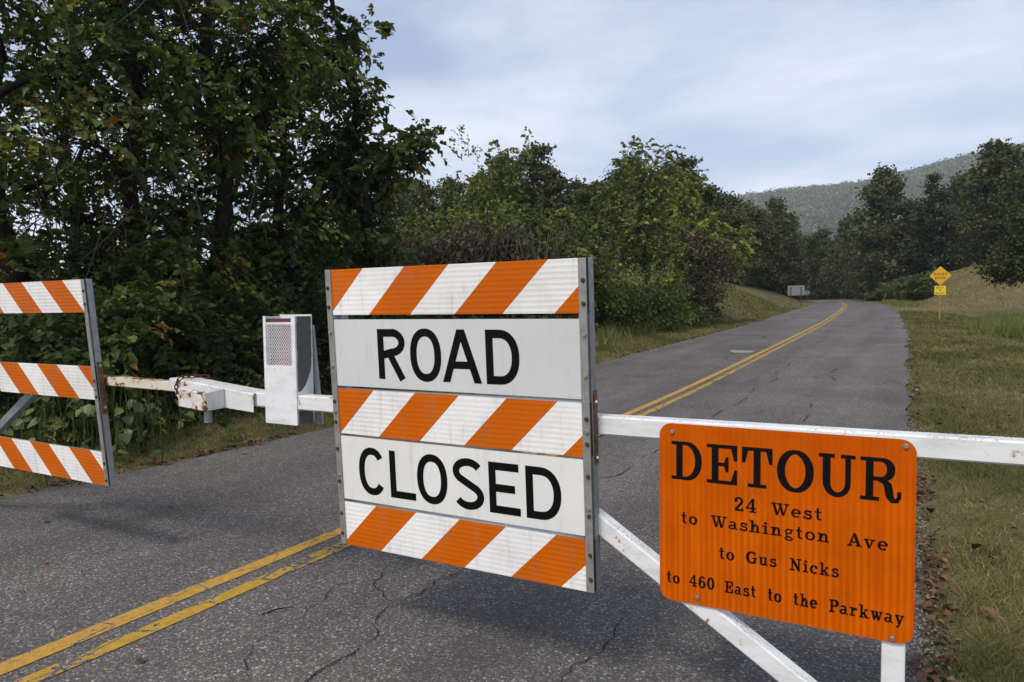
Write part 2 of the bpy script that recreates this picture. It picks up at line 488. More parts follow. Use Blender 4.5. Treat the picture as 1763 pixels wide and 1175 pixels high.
def fast_mesh(name, V, F, mats, rnd=None, smooth=False, mi=None):
    V = np.ascontiguousarray(V, dtype=np.float32)
    F = np.ascontiguousarray(F, dtype=np.int32)
    me = bpy.data.meshes.new(name)
    n, k = F.shape
    me.vertices.add(len(V))
    me.vertices.foreach_set('co', V.ravel())
    me.loops.add(n * k)
    me.loops.foreach_set('vertex_index', F.ravel())
    me.polygons.add(n)
    me.polygons.foreach_set('loop_start', np.arange(0, n * k, k, dtype=np.int32))
    me.polygons.foreach_set('loop_total', np.full(n, k, dtype=np.int32))
    if mi is not None:
        me.polygons.foreach_set('material_index', np.ascontiguousarray(mi, dtype=np.int32))
    if smooth:
        me.polygons.foreach_set('use_smooth', np.ones(n, dtype=bool))
    for m in (mats if isinstance(mats, (list, tuple)) else [mats]):
        me.materials.append(m)
    if rnd is not None:
        a = me.attributes.new('rnd', 'FLOAT', 'POINT')
        a.data.foreach_set('value', np.ascontiguousarray(np.clip(rnd, 0, 1), dtype=np.float32))
    me.update()
    me.validate()
    return me


class MB:
    """collects polygons with material slots, builds ONE mesh"""

    def __init__(s):
        s.v, s.f, s.m = [], [], []

    def poly(s, pts, mi=0):
        i = len(s.v)
        s.v += [tuple(map(float, p)) for p in pts]
        s.f.append(tuple(range(i, i + len(pts))))
        s.m.append(mi)

    def mesh(s, verts, faces, mi=0):
        i = len(s.v)
        s.v += [tuple(map(float, p)) for p in verts]
        s.f += [tuple(i + q for q in f) for f in faces]
        s.m += [mi] * len(faces) if isinstance(mi, int) else list(mi)

    def box(s, x0, x1, y0, y1, z0, z1, mi=0, bevel=0.0):
        """mi: int or (front -y, back +y, left -x, right +x, bottom, top)"""
        c = [(x0, y0, z0), (x1, y0, z0), (x1, y1, z0), (x0, y1, z0), (x0, y0, z1), (x1, y0, z1), (x1, y1, z1), (x0, y1, z1)]
        fs = [(0, 1, 5, 4), (2, 3, 7, 6), (3, 0, 4, 7), (1, 2, 6, 5), (3, 2, 1, 0), (4, 5, 6, 7)]
        s.mesh(c, fs, [mi] * 6 if isinstance(mi, int) else list(mi))

    def beam(s, pts, w, h, mi=0, c=0.0):
        """rectangular tube along pts in the x-z plane; w = depth in y (from y=0), h = across; c = corner chamfer"""
        n = len(pts)
        ring = [(0, -h / 2), (w, -h / 2), (w, h / 2), (0, h / 2)]
        if c:
            ring = [(c, -h / 2), (w - c, -h / 2), (w, -h / 2 + c), (w, h / 2 - c), (w - c, h / 2), (c, h / 2), (0, h / 2 - c), (0, -h / 2 + c)]
        k = len(ring)
        vs = []
        for i, p in enumerate(pts):
            a = np.array(pts[max(i - 1, 0)], float)
            b = np.array(pts[min(i + 1, n - 1)], float)
            d = (b - a) / np.linalg.norm(b - a)
            nx, nz = -d[1], d[0]
            for (yy, oo) in ring:
                vs.append((p[0] + nx * oo, yy, p[1] + nz * oo))
        fs = []
        for i in range(n - 1):
            for j in range(k):
                fs.append((i * k + j, (i + 1) * k + j, (i + 1) * k + (j + 1) % k, i * k + (j + 1) % k))
        fs.append(tuple(range(k)))
        fs.append(tuple((n - 1) * k + j for j in reversed(range(k))))
        s.mesh(vs, fs, mi)

    def cyl(s, p0, p1, r, n=10, mi=0, r1=None):
        p0, p1 = np.array(p0, float), np.array(p1, float)
        r1 = r if r1 is None else r1
        d = (p1 - p0) / np.linalg.norm(p1 - p0)
        a = np.cross(d, [0, 0, 1] if abs(d[2]) < 0.9 else [1, 0, 0])
        a /= np.linalg.norm(a)
        b = np.cross(d, a)
        vs = []
        for p, rr in ((p0, r), (p1, r1)):
            for i in range(n):
                t = 2 * math.pi * i / n
                vs.append(p + rr * (a * math.cos(t) + b * math.sin(t)))
        fs = [(i, (i + 1) % n, n + (i + 1) % n, n + i) for i in range(n)]
        fs += [tuple(reversed(range(n))), tuple(range(n, 2 * n))]
        s.mesh(vs, fs, mi)

    def build(s, name, mats, parent=None, bevel=0.0, **props):
        me = bpy.data.meshes.new(name)
        me.from_pydata(s.v, [], s.f)
        for m in (mats if isinstance(mats, (list, tuple)) else [mats]):
            me.materials.append(m)
        me.polygons.foreach_set('material_index', s.m)
        me.update()
        o = new_obj(name, me, parent, **props)
        if bevel:
            md = o.modifiers.new('bevel', 'BEVEL')
            md.width = bevel
            md.segments = 2
            md.limit_method = 'ANGLE'
            md.angle_limit = R(40)
        return o


def empty(name, loc, rot=(0, 0, 0), label=None, cat=None, group=None):
    o = bpy.data.objects.new(name, None)
    COL.objects.link(o)
    o.location = loc
    o.rotation_euler = rot
    o.empty_display_size = 0.1
    tag(o, label, cat, group)
    return o


def tag(o, label=None, cat=None, group=None, kind=None):
    for k, v in (('label', label), ('category', cat), ('group', group), ('kind', kind)):
        if v:
            o[k] = v
    return o


def copy_tree(o, parent=None):
    c = o.copy()
    COL.objects.link(c)
    if parent is not None:
        c.parent = parent
    for ch in o.children:
        copy_tree(ch, c)
    return c


# ------------------------------------------------------------------ terrain
_ys = np.arange(-80, 3200.0, 1.0)
_zr = np.interp(_ys, [-80, 0, 8.5, 12, 15, 20, 25.6, 35, 49, 63.4, 80, 116, 132, 150, 260, 800, 3200],
                [0, 0, 0, .05, .12, .26, .39, .58, .90, 1.18, 1.42, 1.85, 2.15, 2.2, 2.4, 8, 30])
_k = np.ones(7) / 7
_zr = np.convolve(np.pad(_zr, 3, mode='edge'), _k, mode='valid')
R_EDGE, L_EDGE = 0.08, -6.57


def zroad(y):
    return np.interp(y, _ys, _zr)


def shift(y):
    """sideways drift of the road: a long left-hand bend that tightens beyond 110 m"""
    y = np.asarray(y, float)
    t, u = np.clip(y - 20, 0, 145), np.clip(y - 110, 0, 55)
    end = np.clip(y - 165, 0, None)
    return -.00065 * t * t - .004 * u * u - end * (2 * .00065 * 145 + 2 * .004 * 55)


def sstep(a, b, x):
    t = np.clip((x - a) / (b - a), 0, 1)
    return t * t * (3 - 2 * t)


def wob(x, y):
    return (np.sin(x * .61 + y * .23) + np.sin(x * .27 - y * .41 + 1.3) + np.sin(x * 1.7 + 2.1) * np.sin(y * 1.3 + .4) * .5)


def ground_z(x, y):
    x, y = np.asarray(x, float), np.asarray(y, float)
    lat = x - shift(y)
    zr = zroad(y)
    dl = L_EDGE - lat
    dr = lat - R_EDGE
    d = np.maximum(dl, dr)
    z = zr - 0.05 + 0.065 * sstep(-0.15, 0.30, d)
    z = z + np.where(d > 0.3, 0.018 * wob(x * 1.6, y * 1.6) * sstep(.3, 1.5, d), 0)
    # left: level verge, then a mown bank that climbs further on
    bank = 0.54 * np.maximum(dl - 1.5, 0)
    bank = 5.6 * (1 - np.exp(-bank / 5.6))
    z = z + bank * sstep(26, 46, y) * (1 - 0.35 * sstep(85, 130, y))
    z = z - 0.35 * sstep(2.0, 6.0, dl) * (1 - sstep(14, 30, y))
    # right: verge falls to a shallow ditch, then a tall grassy mound
    z = z - 0.45 * sstep(1.2, 4.5, dr) * sstep(14, 36, y) * (1 - sstep(50, 62, y))
    z = z + 3.7 * sstep(54, 86, y) * sstep(1.8, 9.5, dr)
    return z


def grid(xs, ys, fz):
    X, Y = np.meshgrid(xs, ys)
    Z = fz(X, Y)
    V = np.stack([X, Y, Z], -1).reshape(-1, 3)
    nx, ny = len(xs), len(ys)
    i = np.arange(nx * ny).reshape(ny, nx)
    F = np.stack([i[:-1, :-1], i[:-1, 1:], i[1:, 1:], i[1:, :-1]], -1).reshape(-1, 4)
    return V, F


_lat = np.unique(np.concatenate([-np.geomspace(1, 1680, 46) + L_EDGE - 4, np.linspace(L_EDGE - 5, L_EDGE - .6, 14), L_EDGE + np.array([-.45, -.3, -.2, -.1, 0, .12, .3]),
                                 np.linspace(-6, -.4, 6), R_EDGE + np.array([-.3, -.12, 0, .1, .2, .3, .45]), np.linspace(R_EDGE + .6, R_EDGE + 12, 26), np.geomspace(1, 720, 40) + R_EDGE + 12]))
_yy = np.unique(np.concatenate([np.linspace(-60, -4, 8), np.arange(-3, 60, .6), np.arange(60, 180, 2.0), np.geomspace(180, 1900, 30)]))
LAT, YY = np.meshgrid(_lat, _yy)
XX = np.clip(LAT + shift(YY), -1700, 740)
V = np.stack([XX, YY, ground_z(XX, YY)], -1).reshape(-1, 3)
_i = np.arange(len(V)).reshape(LAT.shape)
F = np.stack([_i[:-1, :-1], _i[:-1, 1:], _i[1:, 1:], _i[1:, :-1]], -1).reshape(-1, 4)
g = new_obj('ground', fast_mesh('ground', V, F, M['ground'], smooth=True), kind='structure')

# road strip: slight crown, ragged edges
_yr = np.concatenate([np.arange(-12, 40, .35), np.arange(40, 175, 1.5)])
rng = np.random.default_rng(3)
_lats = np.array([L_EDGE, L_EDGE + .12, -5, -3.28, -1.5, R_EDGE - .12, R_EDGE])
RX = np.repeat(_lats[None], len(_yr), 0)
RX[:, 0] += 0.05 * (np.convolve(rng.normal(size=len(_yr)), [.25, .5, .25], 'same'))
RX[:, -1] += np.interp(_yr, [0, 6, 20, 60], [.03, .05, .09, .2]) * (np.convolve(rng.normal(size=len(_yr)), [.25, .5, .25], 'same'))
RZ = zroad(_yr)[:, None] + np.array([-.012, 0, .0, .0, .0, 0, -.012])[None]
V = np.stack([RX + shift(_yr)[:, None], np.repeat(_yr[:, None], 7, 1), RZ], -1).reshape(-1, 3)
_i = np.arange(len(V)).reshape(len(_yr), 7)
F = np.stack([_i[:-1, :-1], _i[:-1, 1:], _i[1:, 1:], _i[1:, :-1]], -1).reshape(-1, 4)
road = new_obj('road', fast_mesh('road', V, F, M['asphalt'], smooth=True), kind='structure')


def strip(name, x0, x1, mat, dz, jitter):
    e0 = x0 + jitter * np.convolve(rng.normal(size=len(_yr)), [.25, .5, .25], 'same')
    e1 = x1 + jitter * np.convolve(rng.normal(size=len(_yr)), [.25, .5, .25], 'same')
    s = shift(_yr)
    z = zroad(_yr) + dz
    V = np.concatenate([np.stack([e0 + s, _yr, z], -1), np.stack([e1 + s, _yr, z], -1)])
    n = len(_yr)
    a = np.arange(n - 1)
    return new_obj(name, fast_mesh(name, V, np.stack([a, a + n, a + n + 1, a + 1], -1), mat), road)


strip('centre_line', -3.452, -3.338, M['yellow_a'], 0.004, 0.006)
strip('centre_line', -3.228, -3.120, M['yellow_b'], 0.004, 0.008)


def crack(pts, w, seed, name='crack'):
    rg = np.random.default_rng(seed)
    P = [np.array(pts[0], float)]
    for a, b in zip(pts[:-1], pts[1:]):
        a, b = np.array(a, float), np.array(b, float)
        n = max(2, int(np.linalg.norm(b - a) / .05))
        d = (b - a) / max(np.linalg.norm(b - a), 1e-6)
        nn = np.array([-d[1], d[0]])
        for i in range(1, n + 1):
            P.append(a + (b - a) * i / n + nn * rg.normal() * .012 * (i < n))
    P = np.array(P)
    T = np.gradient(P, axis=0)
    T /= np.linalg.norm(T, axis=1)[:, None] + 1e-9
    N = np.stack([-T[:, 1], T[:, 0]], -1)
    far = w > .02
    w = w * .72 if w < .02 else .006 + w * .24
    ww = w * (0.35 + 0.9 * rg.random(len(P))) * (1.0 if w < .0085 else np.clip(1.5 * np.sin(np.cumsum(rg.random(len(P))) * .55) + .75, .12, 1.1)) * np.minimum(1, np.minimum(np.arange(len(P)), np.arange(len(P))[::-1]) / 3 + .15)
    a, b = P + N * ww[:, None] / 2, P - N * ww[:, None] / 2
    z = zroad(P[:, 1]) + 0.0075
    V = np.concatenate([np.c_[a, z], np.c_[b, z]])
    n = len(P)
    i = np.arange(n - 1)
    return new_obj(name, fast_mesh(name, V, np.stack([i, i + n, i + n + 1, i + 1], -1), M['crack_far' if far else 'crack']), road)


CR = [([(-2.688, 3.153), (-2.563, 2.857), (-2.412, 2.762), (-2.333, 2.738), (-2.283, 2.571), (-2.138, 2.397), (-2.153, 2.064), (-2.125, 1.9), (-2.2, 1.6)], .011),
      ([(-2.333, 2.738), (-2.259, 2.891), (-2.279, 3.096), (-2.251, 3.272), (-2.3, 3.9), (-2.24, 4.6), (-2.35, 5.6)], .010),
      ([(-2.589, 2.287), (-2.66, 2.494), (-2.708, 2.649), (-2.75, 2.74), (-2.68, 2.88)], .007),
      ([(-2.624, 2.313), (-2.591, 2.061), (-2.508, 1.946), (-2.34, 1.849)], .007),
      ([(-1.19, 2.3), (-1.206, 2.45), (-1.209, 2.56), (-1.223, 2.612), (-1.152, 2.776), (-1.2, 3.2)], .008),
      ([(-2.28, 6.8), (-2.22, 7.9), (-2.261, 9.314), (-2.264, 10.059), (-2.19, 10.745), (-2.223, 11.811), (-2.351, 13.027)], .045),
      ([(-2.191, 13.365), (-2.128, 13.829), (-2.314, 14.908), (-2.258, 16.224), (-2.348, 17.485)], .055),
      ([(-2.354, 5.603), (-2.255, 5.889), (-2.283, 6.49), (-2.284, 6.787)], .025),
      ([(-1.122, 9.43), (-1.137, 10.27), (-1.221, 11.138)], .04),
      ([(-1.115, 14.036), (-1.292, 14.745), (-1.294, 15.587), (-1.135, 16.373)], .05),
      ([(-6.4, 20.5), (-5.94, 20.335), (-4.93, 20.171), (-4.282, 19.945), (-3.376, 19.795), (-2.22, 19.503), (-0.9, 19.6)], .05),
      ([(-1.481, 3.623), (-1.402, 3.709)], .006),
      ([(-5.803, 4.103), (-5.828, 4.534), (-5.927, 4.81), (-5.854, 5.064), (-5.9, 6.4), (-5.82, 8.2)], .010),
      ([(-3.895, 17.282), (-4.049, 19.094), (-4.194, 19.655)], .06),
      ([(-4.7, 14.5), (-4.9, 16.2), (-4.75, 18.0)], .03),
      ([(-6.3, 30.6), (-4.2, 30.4), (-2.4, 30.2)], .06),
      ([(-2.4, 22.0), (-2.3, 24.5), (-2.45, 27.0)], .05)]
for _n, (p, w) in enumerate(CR):
    crack(p, w, 40 + _n)
mb = MB()
mb.poly([(x, y, zroad(y) + .0085) for x, y in ((-4.30, 19.83), (-3.60, 19.75), (-3.60, 19.18), (-3.80, 19.02), (-4.02, 19.03), (-4.22, 19.45))][::-1])
mb.build('pavement_patch', M['patch'], road)

# ------------------------------------------------------------------ distant wooded mountain
ridge_az = [-70, -45, -33, -27, -24.15, -18, -12.6, -10.4, -8.5, -3.1, -0.1, 2.7, 4.7, 6.7, 14, 30, 50]
ridge_te = [.06, .08, .125, .148, .154, .150, .1405, .1445, .148, .150, .158, .168, .173, .177, .19, .20, .16]
_az = np.radians(np.linspace(-50, 20, 110))
_rr = np.array([650, 800, 950, 1100, 1250, 1400, 1550, 1700, 1850.])
_te = np.interp(np.degrees(_az), ridge_az, ridge_te)


def hill_z(az, r):
    te = np.interp(np.degrees(az), ridge_az, ridge_te)
    top = te * 1620 + 1.55 - 12
    prof = np.interp(r, [600, 1100, 1620, 1750, 2400], [0.0, 0.42, 1.0, 1.0, 0.55])
    spur = 0.10 * np.sin(az * 26 + 1.0) + 0.06 * np.sin(az * 57 + r * .004)
    return top * prof * (1 + spur * (prof > 0) * np.clip((1620 - r) / 700, 0, 1)) + np.interp(r, [600, 900], [2, 9])


AZ, RR = np.meshgrid(_az, _rr)
V = np.stack([np.sin(AZ) * RR, np.cos(AZ) * RR, hill_z(AZ, RR)], -1).reshape(-1, 3)
_i = np.arange(len(V)).reshape(AZ.shape)
F = np.stack([_i[:-1, :-1], _i[:-1, 1:], _i[1:, 1:], _i[1:, :-1]], -1).reshape(-1, 4)
M['hill'] = m_simple('forest_floor', (0.035, 0.045, 0.018), 0.95, var=0.4, scale=.02, spec=0.05)
new_obj('hill', fast_mesh('hill', V, F, M['hill'], smooth=True), kind='structure')


def unit(v):
    return v / (np.linalg.norm(v, axis=-1, keepdims=True) + 1e-9)


def leaf_quads(P, L, rg, up=0.6, width=0.42, droop=0.0, rnd=None, out=None, fine=True, axis=None):
    """one leaf per point: pointed, folded along the midrib (two quads), or a plain four-cornered one far away"""
    n = len(P)
    nr = unit(rg.normal(size=(n, 3)) + np.array([0, 0, up]) + (0 if out is None else out * .6))
    a = unit(np.cross(nr, rg.normal(size=(n, 3)))) if axis is None else unit(axis + rg.normal(size=(n, 3)) * .25)
    if droop:
        a = unit(a + np.array([0, 0, -droop]))
    b = unit(np.cross(nr, a))
    L = np.broadcast_to(np.asarray(L, float), (n,))[:, None] * (0.50 + 0.95 * rg.random((n, 1)))
    w = L * width * (0.8 + .4 * rg.random((n, 1)))
    up_ = nr * L * (0.05 + .16 * rg.random((n, 1)))
    dn = nr * L * (.02 + .16 * rg.random((n, 1)))
    if rnd is None:
        rnd = rg.random(n)
    if fine:
        V = np.stack([P - a * L * .5, P - a * L * .22 + b * w + up_, P + a * L * .14 + b * w * .72 + up_ * .8, P + a * L * .55 - dn,
                      P + a * L * .14 - b * w * .72 + up_ * .8, P - a * L * .22 - b * w + up_], 1).reshape(-1, 3)
        i = np.arange(n)[:, None] * 6
        F = np.concatenate([i + np.array([[0, 3, 2, 1]]), i + np.array([[0, 5, 4, 3]])])
        return V, F, np.repeat(rnd, 6)
    V = np.stack([P - a * L * .5, P - a * L * .06 + b * w + up_, P + a * L * .5, P - a * L * .06 - b * w + up_], 1).reshape(-1, 3)
    F = np.arange(4 * n).reshape(n, 4)
    return V, F, np.repeat(rnd, 4)


# wooded canopy of the mountain: crowns of leaf clumps over the slope, thinner and taller on the ridge line
rg = np.random.default_rng(11)
N = 10000
az = np.radians(rg.uniform(-48, 16, N))
r = np.sqrt(rg.uniform(700 ** 2, 1680 ** 2, N))
ridge = rg.random(N) < .16
r = np.where(ridge, 1610 + rg.normal(size=N) * 25, r)
base = np.stack([np.sin(az) * r, np.cos(az) * r, hill_z(az, r)], -1)
K = 22
hgt = rg.uniform(9, 17, N)
off = rg.normal(size=(N, K, 3)) * np.array([3.9, 3.9, 3.4])
P = (base[:, None] + off + np.stack([0 * hgt, 0 * hgt, hgt * .62], -1)[:, None]).reshape(-1, 3)
tone = np.clip((rg.normal(.42, .24, N) + .16 * np.sin(az * 60 + r * .011) * np.sin(r * .017 + az * 23))[:, None] + rg.normal(0, .08, (N, K)), 0, 1).ravel()  # the slow waves paint shaded folds of the slope into the leaf tone
V, F, rn = leaf_quads(P, 4.0, rg, .5, .5, rnd=tone, fine=False)
new_obj('forest', fast_mesh('forest', V, F, M['leaf_hill'], rn), kind='stuff')


# ------------------------------------------------------------------ trees
def tube_np(path, rad, k=5):
    path, rad = np.asarray(path, float), np.asarray(rad, float)
    T = unit(np.gradient(path, axis=0))
    ref = np.array([0.31, 0.95, 0.05])
    A = unit(np.cross(T, ref))
    B = np.cross(T, A)
    th = np.linspace(0, 2 * math.pi, k, endpoint=False)
    ring = A[:, None] * np.cos(th)[None, :, None] + B[:, None] * np.sin(th)[None, :, None]
    V = (path[:, None] + ring * rad[:, None, None]).reshape(-1, 3)
    n = len(path)
    i = np.arange(n * k).reshape(n, k)
    j = np.roll(i, -1, 1)
    F = np.stack([i[:-1], j[:-1], j[1:], i[1:]], -1).reshape(-1, 4)
    return V, F


class Geo:
    def __init__(s):
        s.V, s.F, s.r, s.n = [], [], [], 0

    def add(s, V, F, r=None):
        s.V.append(V)
        s.F.append(F + s.n)
        s.n += len(V)
        s.r.append(np.zeros(len(V)) if r is None else r)

    def mesh(s, name, mat, smooth=False):
        return fast_mesh(name, np.concatenate(s.V), np.concatenate(s.F), mat, np.concatenate(s.r), smooth)


def bezier(a, b, c, n):
    t = np.linspace(0, 1, n)[:, None]
    return (1 - t) ** 2 * a + 2 * t * (1 - t) * b + t * t * c


def tree_parts(seed, trunk_path, trunk_r, blobs, per_cluster, leaf, spread, tone=(.40, .16), droop=.15, up=.6, width=.42,
               twigs=True, twig_r=.010, hang=0.0, shell=.55, sides=7, fine=True, spray=0.0):
    """blobs: (x,y,z, rx,ry,rz, clusters).  A limb runs from the trunk to each blob, twigs to each leaf cluster."""
    rg = np.random.default_rng(seed)
    wood, crown = Geo(), Geo()
    tp = np.array(trunk_path, float)
    tt = np.linspace(0, 1, 14)
    seg = np.linspace(0, 1, len(tp))
    path = np.stack([np.interp(tt, seg, tp[:, i]) for i in range(3)], -1)
    hgt = np.linalg.norm(path[-1] - path[0])
    path[1:-1, :2] += rg.normal(size=(12, 2)) * .012 * hgt
    rad = trunk_r * (1 - .82 * tt) * (1 + .5 * np.exp(-tt * 14))
    wood.add(*tube_np(path, rad, sides))
    for (bx, by, bz, rx, ry, rz, ncl) in blobs:
        c = np.array([bx, by, bz])
        zz = bz - abs(rz) * .5 - .55 * np.hypot(bx - np.interp(bz, path[:, 2], path[:, 0]), by - np.interp(bz, path[:, 2], path[:, 1]))
        i0 = int(np.clip(np.searchsorted(path[:, 2], zz), 1, 12))
        a = path[i0]
        mid = (a + c) / 2 + np.array([0, 0, .12 * np.linalg.norm(c - a)]) + rg.normal(size=3) * .05 * np.linalg.norm(c - a)
        limb = bezier(a, mid, c, 7)
        lr = min(rad[i0] * .62, trunk_r * .12 + .016 * np.linalg.norm(c - a) + .01)
        wood.add(*tube_np(limb, np.linspace(lr, lr * .3, 7), 5))
        d = unit(rg.normal(size=(ncl, 3)))
        rr = (shell + (1 - shell) * rg.random(ncl)) ** .8 * rg.random(ncl) ** .22
        rr = rr * np.where(rg.random(ncl) > .86, rg.uniform(1.1, 1.5, ncl), 1.0)
        cc = c + d * rr[:, None] * np.array([rx, ry, rz])
        keep = cc[:, 2] > path[0, 2] + .12
        cc = cc[keep]
        for q in cc:
            if twigs:
                s = limb[rg.integers(3, 7)]
                m2 = (s + q) / 2 + rg.normal(size=3) * .10 * np.linalg.norm(q - s) + np.array([0, 0, .08 * np.linalg.norm(q - s)])
                tw = bezier(s, m2, q, 4)
                wood.add(*tube_np(tw, np.linspace(twig_r * 2.0, twig_r * .7, 4), 3))
        n = per_cluster
        ct = np.clip(rg.normal(tone[0], tone[1], len(cc)), 0, .9)
        if spray:
            # leaves set alternately along short bending shoots
            per = 8
            m = max(2, n // per)
            o0 = np.repeat(cc, m, 0) + rg.normal(size=(len(cc) * m, 3)) * spread * .55 * np.array([1, 1, .6])
            od = unit(unit(o0 - c) * .9 + rg.normal(size=o0.shape) * .75 + np.array([0, 0, .10]))
            ln = spray * rg.uniform(.5, 1.25, len(o0))
            side = unit(np.cross(od, np.array([.1, .05, 1.0])))
            tq = (np.arange(per) + .6) / per
            sg = np.where(np.arange(per) % 2, 1.0, -1.0)
            pos = o0[:, None] + od[:, None] * (ln[:, None] * tq)[..., None] - np.array([0, 0, 1.0]) * (ln[:, None] * .45 * tq ** 2)[..., None]
            ax = unit(od[:, None] * .7 + side[:, None] * sg[None, :, None] * .75 + np.array([0, 0, -.25]) + 0 * pos)
            sz = leaf * rg.uniform(.75, 1.25, len(o0))
            pos = pos + ax * (sz * .5)[:, None, None]
            tn = np.clip(np.repeat(np.repeat(ct, m), per) + np.repeat(rg.normal(0, .07, len(o0)), per) + rg.normal(0, .06, len(o0) * per) + (rg.random(len(o0) * per) > .988) * .5, 0, 1)
            crown.add(*leaf_quads(pos.reshape(-1, 3), np.repeat(sz, per), rg, up + .6, width, droop, tn, None, fine, ax.reshape(-1, 3)))
            e = o0 + od * ln[:, None] - np.array([0, 0, 1.0]) * (ln * .45)[:, None]
            mm = o0 + od * (ln * .5)[:, None] - np.array([0, 0, 1.0]) * (ln * .11)[:, None]
            rr3 = twig_r * .55
            off = np.array([[rr3, 0, 0], [-rr3 * .5, rr3 * .8, 0], [-rr3 * .5, -rr3 * .8, 0]])
            Vt = np.concatenate([o0[:, None] + off, mm[:, None] + off * .8, e[:, None] + off * .4], 1).reshape(-1, 3)
            bi = np.arange(len(o0))[:, None, None] * 9
            qd = np.array([[0, 1, 4, 3], [1, 2, 5, 4], [2, 0, 3, 5], [3, 4, 7, 6], [4, 5, 8, 7], [5, 3, 6, 8]])
            wood.add(Vt, (bi + qd[None]).reshape(-1, 4))
            continue
        g = rg.normal(size=(len(cc), n, 3)) * spread * np.array([1, 1, .62])
        if hang:
            g[..., 2] -= np.abs(rg.normal(size=(len(cc), n))) * hang
        P = (cc[:, None] + g).reshape(-1, 3)
        outw = unit(P - c)
        tn = np.clip(np.repeat(ct, n) + rg.normal(0, .09, len(P)) + (rg.random(len(P)) > .985) * .5, 0, 1)
        sz = leaf * np.repeat(rg.uniform(.8, 1.2, len(cc)), n)
        crown.add(*leaf_quads(P, sz, rg, up, width, droop, tn, outw, fine))
    return wood, crown


def plant(name, loc, wood, crown, mat, barkmat, label, cat, group=None, rot=0.0, scale=1.0, crown_name='crown', wood_name='trunk'):
    o = empty(name, loc, (0, 0, rot), label, cat, group)
    o.scale = (scale,) * 3
    if wood is not None:
        w_ = new_obj(wood_name, wood.mesh(wood_name, barkmat, True), o)
        if wood_name == 'stem':
            w_['kind'] = 'stuff'
    c = new_obj(crown_name, crown.mesh(crown_name, mat), o, kind='stuff')
    return o


def at(az, r, dz=0.0):
    x, y = math.sin(R(az)) * r, math.cos(R(az)) * r
    return (x, y, float(ground_z(x, y)) - 0.05 + dz)


# --- the tall roadside trees on the left
LEFT = [  # az, range, height, crown radius, clusters, label
    (-66.5, 12.5, 10.5, 3.0, 'tall leafy tree at the far left edge behind the striped barricade'),
    (-59.5, 12.8, 12.0, 3.1, 'tall dark tree rising behind the left striped barricade post'),
    (-53.6, 13.2, 12.5, 2.7, 'tall tree with forked branches above the mesh fronted gate box'),
    (-48.6, 14.6, 7.6, 2.2, 'slimmer leafy tree between the mesh fronted box and the vine covered tree'),
    (-62.5, 19.5, 13.0, 3.6, 'tree further back filling the gap at the left end of the wood'),
    (-53.0, 20.5, 11.5, 3.2, 'tree further back behind the forked tall tree'),
]
for i, (az, rr_, h, cr, lab) in enumerate(LEFT):
    rg = np.random.default_rng(100 + i)
    bl = []
    nb = 17 if i < 4 else 12
    for k in range(nb):
        zf = (k + .5) / nb
        z = .9 + zf * (h - 1.5)
        rad = cr * (0.62 + .38 * math.sin(math.pi * min(1, zf * 1.05)))
        th = k * 2.4 + rg.uniform(-.4, .4)
        q = rad * rg.uniform(.25, .72)
        bl.append((q * math.cos(th), q * math.sin(th), z, rad * rg.uniform(.40, .62), rad * rg.uniform(.40, .62), h * rg.uniform(.05, .085), int(rg.uniform(17, 27))))
    w, c = tree_parts(200 + i, [(0, 0, -.2), (.15, .05, h * .35), (-.1, .15, h * .65), (.1, 0, h * .93)], .17, bl, 50 if i < 4 else 34, .096, .26, tone=(.40, .27), twig_r=.006, up=.8, spray=.42)  # wide tone spread puts sunlit and dim clumps into the leaf colour
    o = plant('tree', at(az, rr_), w, c, M['leaf_big'], M['bark_dark'], lab, 'tree', 'tall roadside trees on the left')

    gv = Geo()
    for k in range(60):
        th = rg.uniform(0, 2 * math.pi)
        q, z1, ln = cr * rg.uniform(.35, .85), h * rg.uniform(.25, .72), rg.uniform(.5, 1.9)
        p0 = np.array([q * math.cos(th), q * math.sin(th), z1])
        gv.add(*tube_np(bezier(p0, p0 + [rg.normal() * .25, rg.normal() * .25, -ln * .3], p0 + [rg.normal() * .5, rg.normal() * .5, -ln], 6), np.linspace(.011, .006, 6), 3))
    new_obj('vine', gv.mesh('vine', M['twig']), o, kind='stuff')

# --- vine covered leaning tree whose limbs reach out to the right against the sky
bl = [(0.15, 0, 2.2, .75, .7, .8, 27), (0, 0, 3.3, .75, .7, .8, 31), (-.25, 0, 4.3, .8, .8, .7, 34), (.5, -.1, 4.45, .6, .5, .45, 20), (1.0, -.2, 4.6, .48, .45, .33, 14),
      (1.45, -.3, 4.72, .38, .35, .26, 9), (1.78, -.35, 4.78, .26, .25, .17, 4), (-.4, 0, 5.2, .7, .7, .5, 20), (-.1, 0, 5.85, .5, .5, .32, 11), (-.9, .1, 6.3, .75, .8, .5, 20),
      (-1.4, 0, 7.2, .9, .8, .6, 23), (-.75, 0, 7.2, .5, .5, .35, 9), (.05, -.1, 7.15, .34, .25, .13, 4), (-.1, 0, 6.75, .3, .3, .2, 5), (-1.8, 0, 8.2, .9, .8, .6, 20), (-1.1, 0, 8.6, .5, .5, .4, 10), (1.2, -.2, 4.2, .30, .3, .25, 5)]
w, c = tree_parts(301, [(.3, 0, -.2), (.25, 0, 2.2), (-.15, 0, 4.2), (-.5, 0, 6.2), (-.9, 0, 8.4)], .17, bl, 36, .108, .21, tone=(.45, .22), hang=.16, twig_r=.006, spray=.36)
plant('vine_covered_tree', at(-41.7, 14.3), w, c, M['leaf_vine'], M['bark_dark'], 'leaning vine covered tree reaching right above the orange striped road sign', 'tree')

